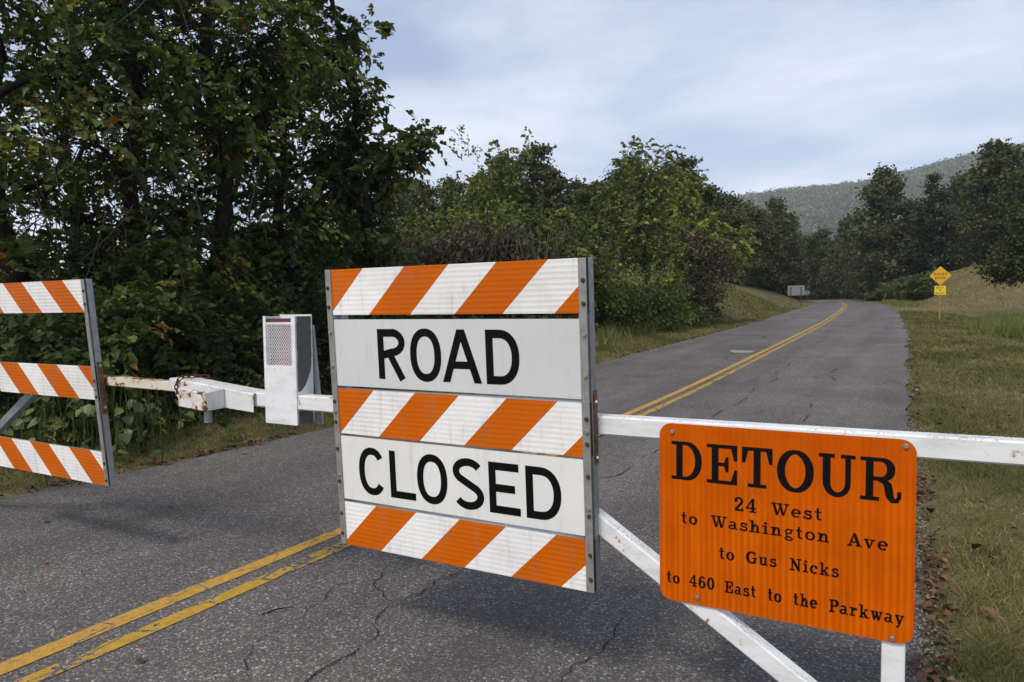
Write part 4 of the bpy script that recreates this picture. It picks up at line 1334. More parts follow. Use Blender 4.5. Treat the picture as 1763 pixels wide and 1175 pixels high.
# ------------------------------------------------------------------ lettering
def arc(cx, cy, rx, ry, a0, a1, n=16):
    t = np.radians(np.linspace(a0, a1, n))
    return [(cx + rx * math.cos(q), cy + ry * math.sin(q)) for q in t]


def sarc(cx, cy, rx, ry, a0, a1, n=20, e=2.4):
    out = []
    for q in np.radians(np.linspace(a0, a1, n)):
        c, s = math.cos(q), math.sin(q)
        out.append((cx + rx * math.copysign(abs(c) ** (2 / e), c), cy + ry * math.copysign(abs(s) ** (2 / e), s)))
    return out


def rect(x0, y0, x1, y1):
    return ('f', [(x0, y0), (x1, y0), (x1, y1), (x0, y1)])


def gothic(ch, wd):
    """sans road-sign capitals: width wd, height 1, stroke .15, as strokes"""
    w = .154
    a, b = w / 2, wd - w / 2
    S = lambda p: ('s', p, w)
    bar = lambda y, x1=wd, x0=0: rect(x0, y - w / 2, x1, y + w / 2)
    stem = rect(0, 0, w, 1)
    if ch == 'R':
        return [stem, S([(w * .8, 1 - a), (wd * .50, 1 - a)] + arc(wd * .50, .745 - .01, b - wd * .50, .265 - a + .01, 90, -90, 14)[1:] + [(w * .8, .47 + .01)]), S([(wd * .46, .48), (wd - w * .56, 0)])]
    if ch in 'O0':
        return [S(sarc(wd / 2, .5, wd / 2 - a, .515 - a, 0, 360, 41, 2.25))]
    if ch == 'A':
        k = w * 1.06
        return [('f', [(0, 0), (k, 0), (wd / 2 + k * .48, 1), (wd / 2 - k * .52, 1)]), ('f', [(wd - k, 0), (wd, 0), (wd / 2 + k * .52, 1), (wd / 2 - k * .48, 1)]), rect(wd * .25, .26, wd * .75, .26 + w * .92)]
    if ch == 'D':
        return [stem, S([(w * .8, 1 - a), (wd * .42, 1 - a)] + sarc(wd * .42, .5, b - wd * .42, .5 - a, 90, -90, 18, 2.2)[1:] + [(w * .8, a)])]
    if ch == 'C':
        return [S(sarc(wd / 2, .5, wd / 2 - a, .515 - a, 38, 322, 30, 2.25))]
    if ch == 'G':
        return [S(sarc(wd / 2, .5, wd / 2 - a, .515 - a, 38, 330, 30, 2.25)), rect(wd * .52, .40, wd, .40 + w), rect(wd - w, .1, wd, .41)]
    if ch == 'L':
        return [stem, bar(a)]
    if ch == 'E':
        return [stem, bar(a), bar(1 - a, wd * .97), bar(.5, wd * .84)]
    if ch == 'S':
        rx = wd / 2 - a
        return [S(arc(wd / 2, .745, rx, .27 - a, 28, 240, 16) + arc(wd / 2, .262, rx, .277 - a, 62, -152, 18))]
    if ch == 'U':
        return [S([(a, 1), (a, .35)] + arc(wd / 2, .36, b - wd / 2, .37 - a, 180, 360, 14) + [(b, 1)])]
    if ch == 'H':
        return [stem, rect(wd - w, 0, wd, 1), bar(.5)]
    if ch == 'N':
        return [stem, rect(wd - w, 0, wd, 1), S([(a, .97), (b, .03)])]
    if ch == 'M':
        return [stem, rect(wd - w, 0, wd, 1), S([(a, .97), (wd / 2, .15)]), S([(wd / 2, .15), (b, .97)])]
    if ch == 'X':
        return [S([(a, 0), (b, 1)]), S([(a, 1), (b, 0)])]
    if ch == 'T':
        return [rect(wd / 2 - a, 0, wd / 2 + a, 1), bar(1 - a)]
    if ch == 'I':
        return [stem]
    if ch == '8':
        return [S(arc(wd / 2, .745, wd / 2 - a * 1.2, .27 - a, 0, 360, 24)), S(arc(wd / 2, .262, wd / 2 - a, .277 - a, 0, 360, 24))]
    return []


TK, TN, SL = .170, .092, .090


def serif(ch, bold=False):
    """slab-serif roman, cap height 1; ('c', pts) = contrast stroke, ('s', pts, w) = even stroke"""
    bk = 1.32 if bold else 1.0
    C = lambda p, k=TK, n=TN: ('c', p, k * bk, n * bk * (1.12 if bold else 1))
    S = lambda p, w: ('s', p, w * bk)
    T = 1 - SL
    X = .68
    xs = X - .075
    lo = .078
    if ch == 'D':
        return [rect(.12, 0, .29, 1), rect(0, 0, .121, SL), rect(0, T, .121, 1), C([(.28, 1 - SL / 2), (.38, 1 - SL / 2)] + arc(.38, .5, .315, .5 - SL / 2, 90, -90, 20)[1:] + [(.28, SL / 2)])], .78
    if ch == 'E':
        return [rect(.12, 0, .29, 1), rect(0, 0, .121, SL), rect(0, T, .121, 1), rect(.289, 0, .66, SL), rect(.289, T, .66, 1), ('f', [(.60, T), (.66, T), (.66, 1), (.75, 1), (.75, .60), (.67, .60)]), ('f', [(.60, SL), (.68, .38), (.75, .38), (.75, 0), (.66, 0), (.66, SL)]),
                rect(.289, .455, .50, .545), ('f', [(.43, .545), (.47, .69), (.54, .69), (.54, .31), (.47, .31), (.43, .455)])], .75
    if ch == 'T':
        return [rect(.28, SL, .45, T), rect(.14, 0, .59, SL), rect(0, T, .73, 1), ('f', [(0, .60), (.075, .60), (.15, T), (0, T)]), ('f', [(.73, .60), (.655, .60), (.58, T), (.73, T)])], .73
    if ch == 'O':
        return [C(arc(.43, .5, .345, .465, 0, 360, 41), .185, .10)], .86
    if ch == 'U':
        return [rect(0, T, .38, 1), rect(.52, T, .86, 1), ('v', [(.19, T), (.19, .34)] + arc(.44, .33, .25, .29, 180, 360, 18) + [(.69, T)], [.17, .17] + list(np.linspace(.17, .12, 9)) + list(np.linspace(.118, .12, 9)) + [.12])], .86
    if ch in 'RP':
        o = [rect(.12, SL, .29, T), rect(0, 0, .42, SL), rect(0, T, .29, 1), C([(.28, 1 - SL / 2), (.46, 1 - SL / 2)] + arc(.46, .735, .21, .265 - SL / 2, 90, -90, 16)[1:] + [(.28, .515)])]
        if ch == 'R':
            o.append(('v', [(.40, .50), (.52, .47), (.60, .38), (.625, .25), (.65, .12), (.71, .035), (.79, .035), (.84, .12), (.845, .25)], [.09, .13, .165, .17, .16, .13, .10, .085, .08]))
            return o, .88
        return o, .70
    if ch == 'W':
        return [S([(.12, T), (.34, 0)], .155), S([(.35, 0), (.55, T)], .085), S([(.50, T), (.73, 0)], .155), S([(.74, 0), (.95, T)], .085), rect(-.03, T, .30, 1), rect(.38, T, .66, 1), rect(.80, T, 1.09, 1)], 1.06
    if ch == 'A':
        return [S([(.42, 1), (.14, SL)], .09), S([(.42, 1), (.70, SL)], .165), rect(.22, .29, .62, .37), rect(0, 0, .28, SL), rect(.54, 0, .86, SL)], .86
    if ch == 'N':
        return [rect(.13, SL, .22, 1), rect(.66, 0, .75, T), S([(.16, .98), (.72, .02)], .165), rect(0, 0, .35, SL), rect(0, T, .131, 1), rect(.53, T, .88, 1)], .88
    if ch == 'G':
        return [C(arc(.43, .5, .345, .465, 48, 315, 30), .175, .09), rect(.63, .03, .78, .42), rect(.52, .42, .88, .50), rect(.68, .66, .74, .99)], .88
    if ch == 'o':
        return [C(arc(.31, .335, .235, .305, 0, 360, 31), .145, .075)], .62
    if ch == 't':
        return [S([(.20, .95), (.20, .20)], .13), C(arc(.315, .20, .115, .155, 180, 320, 10), .13, .08), rect(.03, xs, .40, X)], .46
    if ch == 'e':
        return [C(arc(.31, .335, .235, .305, 0, 318, 28), .145, .075), rect(.12, .31, .55, .385)], .60
    if ch == 's':
        return [C(arc(.27, .50, .165, .145, 25, 262, 14) + arc(.29, .195, .185, .165, 98, -155, 16), .12, .10), rect(.42, .48, .48, .68), rect(.03, 0, .09, .2)], .52
    if ch in 'hn':
        top = 1 if ch == 'h' else X
        return [rect(.12, lo, .26, top), rect(0, 0, .37, lo), rect(0, top - .075, .121, top), C([(.25, .40)] + arc(.405, .42, .145, .215, 165, 0, 12) + [(.55, lo)], .14, .085), rect(.43, 0, .72, lo)], .74
    if ch == 'u':
        return [rect(.47, 0, .61, X), C([(.18, X), (.18, .24)] + arc(.33, .23, .15, .185, 180, 340, 12), .14, .085), rect(.02, xs, .19, X), rect(.35, xs, .471, X), rect(.60, 0, .72, lo)], .74
    if ch == 'i':
        return [rect(.12, lo, .26, X), rect(0, 0, .38, lo), rect(0, xs, .121, X), ('f', arc(.19, .88, .092, .092, 0, 345, 14))], .38
    if ch == 'a':
        return [rect(.39, .08, .52, .48), C(arc(.285, .475, .17, .165, 155, 0, 12), .13, .08), C(arc(.25, .19, .185, .155, 40, 350, 20), .13, .075), rect(.51, 0, .63, lo)], .64
    if ch == 'g':
        return [C(arc(.29, .46, .18, .18, 0, 360, 26), .12, .07), C(arc(.30, -.13, .23, .125, 0, 360, 26), .10, .085), S([(.17, .30), (.12, .17), (.20, .07), (.34, .02)], .085), S([(.42, .58), (.60, .63)], .08)], .60
    if ch == 'v':
        return [S([(.13, xs), (.32, 0)], .14), S([(.33, 0), (.52, xs)], .08), rect(0, xs, .29, X), rect(.40, xs, .66, X)], .66
    if ch == 'w':
        return [S([(.13, xs), (.30, 0)], .13), S([(.31, 0), (.46, xs)], .075), S([(.44, xs), (.61, 0)], .13), S([(.62, 0), (.78, xs)], .075), rect(0, xs, .27, X), rect(.34, xs, .56, X), rect(.67, xs, .90, X)], .90
    if ch == 'y':
        return [S([(.13, xs), (.34, .02)], .14), S([(.53, xs), (.33, -.02), (.25, -.19)], .08), S([(.26, -.17), (.17, -.24), (.08, -.17)], .10), rect(0, xs, .29, X), rect(.40, xs, .66, X)], .66
    if ch == 'c':
        return [C(arc(.31, .335, .235, .305, 45, 318, 26), .145, .075), ('f', arc(.47, .50, .085, .085, 0, 345, 12))], .58
    if ch == 'k':
        return [rect(.12, lo, .26, .999), rect(0, 0, .37, lo), rect(0, .925, .121, 1), S([(.25, .26), (.53, xs)], .08), S([(.36, .36), (.57, lo)], .14), rect(.42, xs, .68, X), rect(.45, 0, .74, lo)], .74
    if ch == 'r':
        return [rect(.12, lo, .26, X), rect(0, 0, .40, lo), rect(0, xs, .121, X), C([(.25, .40), (.31, .55), (.40, .62), (.48, .61)], .10, .08), ('f', arc(.48, .55, .085, .085, 0, 345, 12))], .58
    if ch == '2':
        return [C(arc(.30, .73, .21, .235, 165, -40, 16) + [(.10, .10)], .15, .085), rect(.06, 0, .52, .12), rect(.52, 0, .585, .25), ('f', arc(.12, .74, .08, .08, 0, 345, 12))], .62
    if ch == '4':
        return [S([(.42, .97), (.05, .33)], .08), rect(.01, .26, .64, .34), rect(.37, lo, .51, 1), rect(.24, 0, .64, lo)], .66
    if ch == '6':
        return [C(arc(.31, .31, .22, .275, 0, 360, 28), .145, .075), C(arc(.42, .45, .34, .51, 175, 88, 12), .145, .075), ('f', arc(.47, .86, .075, .075, 0, 345, 12))], .62
    if ch == '0':
        return [C(arc(.31, .5, .225, .465, 0, 360, 31), .145, .075)], .62
    return [], .4


class Lettering:
    """flat vinyl letters: each stroke a strip 0.1 mm above the one below it, all facing -y"""

    def __init__(s, y):
        s.mb = MB()
        s.y0 = y
        s.k = 0

    def add(s, shapes, ox, oz, sx, sz, fat=0.0):
        for sh in shapes:
            y = s.y0 - 0.00006 * (s.k % 9)
            s.k += 1
            if sh[0] == 'f':
                pts = sh[1]
                if fat:      # the small lines are cut in a bolder weight
                    c0, c1 = np.mean([q[0] for q in pts]), np.mean([q[1] for q in pts])
                    pts = [(x_ + math.copysign(fat, x_ - c0), z_ + math.copysign(fat, z_ - c1)) for x_, z_ in pts]
                s.mb.poly([(ox + x * sx, y, oz + z * sz) for x, z in pts])
                continue
            p = np.array([(x * sx, z * sz) for x, z in sh[1]])
            closed = np.linalg.norm(p[0] - p[-1]) < 1e-5
            T = np.gradient(p, axis=0)
            if closed:
                T[0] = T[-1] = p[1] - p[-2]
            T /= np.linalg.norm(T, axis=1)[:, None] + 1e-12
            Nn = np.stack([-T[:, 1], T[:, 0]], -1)
            if sh[0] == 's':
                w = np.full(len(p), sh[2] * sz)
            elif sh[0] == 'c':
                w = (sh[3] + (sh[2] - sh[3]) * np.abs(T[:, 1]) ** 1.3) * sz
            else:
                w = np.array(sh[2]) * sz
            a, b = p + Nn * w[:, None] / 2, p - Nn * w[:, None] / 2
            for i in range(len(p) - 1):
                q = [b[i], b[i + 1], a[i + 1], a[i]]
                s.mb.poly([(ox + u[0], y, oz + u[1]) for u in q])

    def word_serif(s, txt, x0, x1, z, cap, gap=.22):
        wid = [serif(c, True)[1] for c in txt]
        tot = sum(wid) + gap * (len(txt) - 1)
        k = (x1 - x0) / tot
        x = x0
        for c, w in zip(txt, wid):
            s.add(serif(c, True)[0], x, z, k, cap, .018)
            x += (w + gap) * k

    def gothic_at(s, ch, x0, x1, z, cap):
        s.add(gothic(ch, (x1 - x0) / cap), x0, z, cap, cap)

    def word_gothic(s, txt, x0, x1, z, cap, gap=.2):
        wd = {'I': .15, 'M': .8}
        ws = [wd.get(c, .62) for c in txt]
        tot = sum(ws) + gap * (len(txt) - 1)
        k = (x1 - x0) / tot
        x = x0
        for c, w in zip(txt, ws):
            s.gothic_at(c, x, x + w * k, z, cap)
            x += (w + gap) * k

    def build(s, parent, name='lettering', **kw):
        o = s.mb.build(name, M['black'], parent, **kw) if s.mb.f else None
        s.mb = MB()
        return o


# ------------------------------------------------------------------ the gate (local frame: s along the gate, d away from the viewer, z up)
GYAW = R(1.89)
_c, _s = math.cos(GYAW), math.sin(GYAW)


def G(s, d, z):
    return (s * _c - d * _s, 2.5 + s * _s + d * _c, z)


# right leaf: boom, hinge post, brace, mesh-fronted box
root = empty('barrier_gate', G(-.02, 0, 0), (0, 0, GYAW), 'white steel swing gate leaf with diagonal brace carrying the orange detour sign', 'gate', 'two leaves of the road gate')
X0 = .02
mb = MB()
mb.beam([(-3.2 + X0, 1.083), (-1.6 + X0, 1.0825), (-1.02 + X0, 1.0825), (.31 + X0, 1.0930), (2.3 + X0, 1.110)], .074, .074, 0, .006)
mb.build('boom', M['gate'], root)
mb = MB()
mb.box(-.0345, .0345, 0.002, .070, -.25, 1.050)
mb.build('hinge_post', M['gate'], root, bevel=.006)
mb = MB()
th = math.atan2(.707 - .264, -.876 + .194)
mb.beam([(-1.62 + X0, 1.055), (-.02 + X0 - .03, .055)], .064, .072, 0, .006)
mb.build('brace', M['gate'], root)
# mesh-fronted box, welded round the boom
bx0, bx1, bz0, bz1, bd0, bd1 = -2.864 + X0, -2.641 + X0, .968, 1.519, -.006, .112
t = NT('primer_and_white_paint')
v = t.coord('Object')
sx = t.n('SeparateXYZ')
t.link(v, sx.inputs[0])
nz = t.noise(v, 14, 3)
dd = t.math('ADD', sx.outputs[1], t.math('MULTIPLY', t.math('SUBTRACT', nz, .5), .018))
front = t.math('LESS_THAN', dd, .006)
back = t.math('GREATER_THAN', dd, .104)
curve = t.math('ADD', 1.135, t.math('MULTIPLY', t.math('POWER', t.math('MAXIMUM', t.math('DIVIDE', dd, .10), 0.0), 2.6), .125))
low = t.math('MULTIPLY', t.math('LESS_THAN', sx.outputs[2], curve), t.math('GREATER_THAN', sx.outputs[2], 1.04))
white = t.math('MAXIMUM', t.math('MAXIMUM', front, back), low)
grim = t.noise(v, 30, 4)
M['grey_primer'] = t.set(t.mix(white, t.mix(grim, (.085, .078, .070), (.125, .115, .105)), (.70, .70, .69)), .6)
lb = MB()
wl_, wr_, ot, ob = bx0 + .018, bx1 - .026, 1.476, 1.268
# front plate with an opening
lb.box(bx0, bx1, bd0, bd0 + .004, bz0, ob)
lb.box(bx0, wl_, bd0, bd0 + .004, ob, bz1)
lb.box(wr_, bx1, bd0, bd0 + .004, ob, bz1)
lb.box(wl_, wr_, bd0, bd0 + .004, ot, 1.486)
# side plates and back plate
lb.box(bx1 - .005, bx1 - .001, bd0 + .004, bd1 - .004, bz0 + .002, bz1 - .002, 1)
lb.box(bx0 + .001, bx0 + .005, bd0 + .004, bd1 - .004, bz0 + .002, bz1 - .002, 0)
lb.box(bx0, bx1, bd1 - .004, bd1, bz0 + .004, bz1 + .006, 0)
box = lb.build('mesh_box', [M['gate_box'], M['grey_primer']], root)
gm = MB()
# expanded-metal screen: crossing strands
nx, nz_ = 11, 11
w_, h_ = (wr_ - wl_) / nx, (ot - ob) / nz_
for i in range(nx + 1):
    for j in range(nz_):
        xa = wl_ + i * w_
        for sg in (-1, 1):
            x1_ = xa + sg * w_ / 2
            if x1_ < wl_ - 1e-6 or x1_ > wr_ + 1e-6:
                continue
            z0_, z1_ = ob + j * h_, ob + (j + .5) * h_
            for (pa, pb) in (((xa, z0_), (x1_, z1_)), ((x1_, z1_), (xa, z1_ + h_ / 2))):
                hw = .0022
                yy = bd0 + .0015 + (.0012 if sg > 0 else 0)
                gm.poly([(pa[0] - hw, yy, pa[1]), (pa[0] + hw, yy, pa[1]), (pb[0] + hw, yy, pb[1]), (pb[0] - hw, yy, pb[1])])
gm.build('mesh_screen', M['gate_box'], box, kind='stuff')
rp = MB()
rp.box(wl_ - .010, wr_ + .016, .030, .034, 1.20, 1.478)
t = NT('reflector_with_hollow_shade')
v = t.coord('Object')
sx = t.n('SeparateXYZ')
t.link(v, sx.inputs[0])
fr = t.math('GREATER_THAN', t.math('ADD', sx.outputs[0], t.math('MULTIPLY', t.noise(v, 20, 2), .05)), bx0 + .085)
M['red_and_shade'] = t.set(t.mix(fr, (.020, .016, .016), t.mix(t.noise(v, 25, 3), (.08, .005, .008), (.34, .018, .03))), .6)  # left part coloured black as the shade in the box's hollow
rp.build('reflector', M['red_and_shade'], box)
sp = MB()
sp.box(wl_ - .004, wr_ + .004, .004, .030, 1.488, 1.506)
sp.build('slot_strip', M['maroon'], box)
sp = MB()
sp.mesh([(bx1 - .012, bd1 + .001, 1.47), (bx1 + .004, bd1 + .001, 1.47), (bx1 + .004, bd1 + .012, 1.47), (bx1 - .012, bd1 + .012, 1.47), (bx1 - .004, bd1 + .02, .955), (bx1 + .032, bd1 + .02, .955), (bx1 + .032, bd1 + .034, .955), (bx1 - .004, bd1 + .034, .955)],
        [(0, 1, 5, 4), (2, 3, 7, 6), (3, 0, 4, 7), (1, 2, 6, 5), (3, 2, 1, 0), (4, 5, 6, 7)])
sp.build('support_bar', M['galv'], box)

# left leaf: thinner rusty arm, lock sleeve with its box, locking pin
rootL = empty('barrier_gate', G(-6.9, 0, 0), (0, 0, GYAW), 'rust stained gate leaf on the left ending in a white lock sleeve', 'gate', 'two leaves of the road gate')
XL = 6.9
mb = MB()
mb.beam([(-6.9 + XL, 1.150), (-5.2 + XL, 1.137), (-4.3 + XL, 1.129), (-3.55 + XL, 1.121)], .058, .056, 0, .004)
mb.build('arm', M['gate_arm'], rootL)
mb = MB()
mb.box(-.04, .04, 0, .075, -.25, 1.20)
mb.build('hinge_post', M['gate'], rootL, bevel=.006)
mb = MB()
mb.beam([(-5.0 + XL, 1.125), (-6.85 + XL, .02)], .045, .060, 0, .004)
b_ = mb.build('brace', M['galv'], rootL)
b_.location = (0, .06, 0)
slv = MB()
# sleeve: inverted channel, its left end cut back
zt = lambda s: 1.172 + (s + 3.6) * (1.117 - 1.172) / .665
prof = [(-3.605, zt(-3.605), zt(-3.605) - .012), (-3.53, zt(-3.53) + .003, zt(-3.53) - .108), (-3.17, zt(-3.17), zt(-3.17) - .104), (-2.935, zt(-2.935), zt(-2.935) - .098)]
vs = []
for s_, a_, b2 in prof:
    vs += [(s_ + XL, -.022, b2), (s_ + XL, -.022, a_ - .006), (s_ + XL, -.014, a_), (s_ + XL, .098, a_ + .001), (s_ + XL, .104, a_ - .006), (s_ + XL, .104, b2)]
fs = []
for i in range(3):
    for j in range(5):
        fs.append((i * 6 + j, (i + 1) * 6 + j, (i + 1) * 6 + j + 1, i * 6 + j + 1))
fs.append((0, 1, 2, 3, 4, 5))
slv.mesh(vs, [tuple(reversed(f)) for f in fs])
sl = slv.build('lock_sleeve', M['gate_rusty'], rootL)
sm = sl.modifiers.new('thick', 'SOLIDIFY')
sm.thickness = .004
sm.offset = 1
mb = MB()
x0_, x1_ = -3.362 + XL, -3.148 + XL
mb.mesh([(x0_, -.145, 1.043), (x1_, -.145, 1.026), (x1_, -.0225, 1.030), (x0_, -.0225, 1.047), (x0_, -.145, 1.140), (x1_, -.145, 1.124), (x1_, -.0225, 1.134), (x0_, -.0225, 1.150)],
        [(0, 1, 5, 4), (2, 3, 7, 6), (3, 0, 4, 7), (1, 2, 6, 5), (3, 2, 1, 0), (4, 5, 6, 7)])
mb.build('lock_box', M['gate_rusty'], sl, bevel=.004)
mb = MB()
mb.cyl((-3.225 + XL, -.07, .955), (-3.225 + XL, -.07, 1.036), .021, 14)
mb.build('locking_pin', M['galv'], sl)


# rusty chain looped over the sleeve's left end
ch = MB()
loop = []
for s_, d_, z_ in [(-3.515, -.034, 1.070), (-3.525, -.034, 1.092), (-3.530, -.034, 1.115), (-3.528, -.034, 1.140), (-3.518, -.030, 1.164), (-3.505, -.008, 1.182), (-3.488, .018, 1.180), (-3.470, .045, 1.181), (-3.450, .072, 1.180), (-3.43, .098, 1.178), (-3.42, .114, 1.160), (-3.42, .116, 1.132)]:
    loop.append(np.array([s_ + 3.5, d_, z_ - 1.07]))
for i in range(len(loop) - 1):
    a, b = loop[i], loop[i + 1]
    d = unit(b - a)
    sd = np.cross(d, np.array([.3, .9, .2]) if i % 2 else np.array([.9, -.2, .4]))
    sd = unit(sd)
    ct, hl, hw = (a + b) / 2, np.linalg.norm(b - a) * .68, .0085
    ring = [ct + d * hl * math.cos(q) + sd * hw * math.sin(q) for q in np.linspace(0, 2 * math.pi, 11)]
    Vt, Ft = tube_np(np.array(ring), np.full(11, .0036), 5)
    ch.mesh(Vt, [tuple(f) for f in Ft])
o = ch.build('chain', M['rust'])
o.location, o.rotation_euler = G(-3.5, 0, 1.07), (0, 0, GYAW)
tag(o, 'rusty chain looped over the left end of the white lock sleeve', 'chain')


# ------------------------------------------------------------------ barricades
def bolt_mesh(r, mat):
    b = MB()
    b.cyl((0, 0, 0), (0, -.003, 0), r * 1.15, 12)
    b.cyl((0, -.003, 0), (0, -.008, 0), r, 6, r1=r * .8)
    o_ = b.build('bolt', mat)
    me = o_.data
    bpy.data.objects.remove(o_, do_unlink=True)
    return me


B_RUST, B_ZINC, B_SCREW = bolt_mesh(.0075, M['rust']), bolt_mesh(.0085, M['bolt']), bolt_mesh(.0075, M['bolt'])


def barricade(name, s0, s1, d_front, pz, tlo, thi, lean, label, boards, panels, strip_w, bolts, sgn, bt=.0355, tube=.048):
    """s0..s1 outer edges; heights measured up the leaning face from tlo; pivot height pz at d_front"""
    mid = (s0 + s1) / 2
    bx, by, bz = G(mid, d_front - math.sin(lean) * tlo, pz + math.cos(lean) * tlo)
    rt = empty(name, (bx, by, bz), (lean, 0, GYAW), label, 'barricade', 'barricades bolted to the gate')
    hw, hh = (s1 - s0) / 2, thi - tlo
    for sg in (-1, 1):
        xa = -hw if sg < 0 else hw - strip_w
        m_ = MB()
        m_.box(xa, xa + strip_w, 0, .004, 0, hh)
        up = m_.build('upright', M['alu_dull'], rt, bevel=.0012)
        for (z_, kind) in bolts:
            o_ = new_obj('bolt', (B_RUST if kind == 'r' else B_ZINC), up)
            o_.location = (xa + strip_w * (.5 + .1 * sg), 0, z_ - tlo)
        m_ = MB()
        xp = -hw + .002 if sg < 0 else hw - .002 - .05
        m_.box(xp, xp + .05, bt + .0005, bt + .0005 + tube, 0.0, hh)
        m_.build('rear_post', M['galv'] if name == 'barricade' else M['galv'], rt, bevel=.003)
    for k, (z0, z1, cow) in enumerate(boards):
        m_ = MB()
        m_.box(-hw + strip_w * .25, hw - .004, .0045, bt, z0 - tlo, z1 - tlo, (0, 1, 2, 2, 1, 1))
        m_.build('striped_board', [m_sheeting('striped_sheeting', sgn, cow), M['alu'], M['dark']], rt)
    for (z0, z1, fn) in panels:
        m_ = MB()
        m_.box(-hw + strip_w * .25, hw - .010, .0050, .0170, z0 - tlo, z1 - tlo)
        pn = m_.build('word_panel', M['white_panel' if z0 > 0 else 'white_panel_newer'], rt)
        L = Lettering(.0044)
        fn(L, mid, tlo, pn)
    return rt, hw, hh


K, KT = .9777, .0105                       # measured heights and widths scaled to the panel's own distance
kz = lambda v: v * K + KT


def road_word(L, mid, tlo, pn):
    for c_, a_, b2 in (('R', -2.091, -1.937), ('O', -1.910, -1.745), ('A', -1.741, -1.544), ('D', -1.521, -1.363)):
        L.gothic_at(c_, a_ * K - mid, b2 * K - mid, kz(.149) - tlo, .229 * K)
        L.build(pn, 'letter')


def closed_word(L, mid, tlo, pn):
    for c_, a_, b2 in (('C', -2.243, -2.086), ('L', -2.060, -1.917), ('O', -1.906, -1.743), ('S', -1.713, -1.557), ('E', -1.531, -1.382), ('D', -1.355, -1.195)):
        L.gothic_at(c_, a_ * K - mid, b2 * K - mid, kz(-.405) - tlo, .222 * K)
        L.build(pn, 'letter')


tlo = kz(-.674)
bolts = [(kz(.57), 'r'), (kz(.48), 'r'), (kz(.36), 'z'), (kz(.20), 'z'), (kz(.03), 'r'), (kz(-.02), 'z'), (kz(-.07), 'r'), (kz(-.20), 'r'), (kz(-.33), 'z'), (kz(-.36), 'r'), (kz(-.52), 'r'), (kz(-.62), 'r')]
mid_rc = (-2.379 - 1.062) / 2 * K
offc = -mid_rc + tlo
rc, hw, hh = barricade('barricade', -2.379 * K, -1.062 * K, -.088, 1.08, tlo, kz(.655), R(2.94), 'large orange and white striped barricade reading ROAD CLOSED in the middle of the road',
                       [(kz(.443), kz(.655), -2.807 * K - KT + offc), (kz(-.124), kz(.093), -2.221 * K - KT + offc), (kz(-.676), kz(-.459), -1.694 * K - KT + offc - .4546 / 2)],
                       [(kz(.107), kz(.421), road_word), (kz(-.445), kz(-.137), closed_word)], .0325, bolts, 1)
# rusted mounting strap and white bolts on the right rear post
m_ = MB()
m_.box(hw - .0015, hw + .0025, .044, .078, .50, .79)
st = m_.build('mounting_strap', M['rust_strap'], rc)
for z_ in (.525, .745):
    o_ = new_obj('bolt', B_ZINC, st)
    o_.location, o_.rotation_euler = (hw + .0025, .058, z_), (0, 0, R(90))

KL, KLT = .9895, .0049
kl = lambda v: v * KL + KLT
tlo2 = kl(-.617)
mid_lb = (-5.78 - 4.285) / 2 * KL
offl = -mid_lb - tlo2
lbr, hw2, hh2 = barricade('barricade', -5.78 * KL, -4.285 * KL, -.056, 1.08, tlo2, kl(.670), R(4.4), 'left striped barricade with three boards and no words cut by the picture edge',
                          [(kl(.470), kl(.670), (-4.538) * KL + KLT + offl + .2273), (kl(-.070), kl(.138), -5.245 * KL + KLT + offl + .2273), (kl(-.617), kl(-.398), -5.534 * KL + KLT + offl + .2273)], [], .0325,
                          [(kl(.60), 'r'), (kl(.52), 'r'), (kl(.05), 'r'), (kl(0), 'z'), (kl(-.05), 'r'), (kl(-.47), 'r'), (kl(-.58), 'r')], -1, .014, .038)
m_ = MB()
m_.box(hw2 - .0015, hw2 + .0025, .020, .050, .45, .77)
st = m_.build('mounting_strap', M['rust_strap'], lbr)
for z_ in (.49, .75):
    o_ = new_obj('bolt', B_ZINC, st)
    o_.location, o_.rotation_euler = (hw2 + .0025, .035, z_), (0, 0, R(90))

# ------------------------------------------------------------------ DETOUR sign
dw, dh, dr_ = .828, .668, .045
DX, DZ = -.378, 1.08 - .635
det = empty('detour_sign', G(DX, -.008, DZ), (0, 0, GYAW), 'orange DETOUR sign with black lettering fixed to the white gate', 'sign')
m_ = MB()
pts = []
for cx_, cz_, a0 in ((dw / 2 - dr_, dr_, -90), (dw / 2 - dr_, dh - dr_, 0), (-dw / 2 + dr_, dh - dr_, 90), (-dw / 2 + dr_, dr_, 180)):
    pts += arc(cx_, cz_, dr_, dr_, a0, a0 + 90, 8)
n = len(pts)
vs = [(x, 0, z) for x, z in pts] + [(x, .003, z) for x, z in pts]
m_.mesh(vs, [tuple(range(n))] + [tuple(n + i for i in reversed(range(n)))] + [(i, n + i, n + (i + 1) % n, (i + 1) % n) for i in range(n)], [0, 1] + [1] * n)
plate = m_.build('sign_plate', [M['orange'], M['alu']], det)
L = Lettering(-.0006)
zz = lambda t_: t_ + 1.08 - DZ
xx = lambda s_: s_ - DX
for c_, a_, b2 in (('D', -.747, -.636), ('E', -.618, -.512), ('T', -.496, -.394), ('O', -.378, -.264), ('U', -.248, -.137), ('R', -.123, -.006)):
    gl, wd = serif(c_)
    L.add(gl, xx(a_), zz(-.174), (b2 - a_) / wd, .142)
    L.build(plate, 'letter')
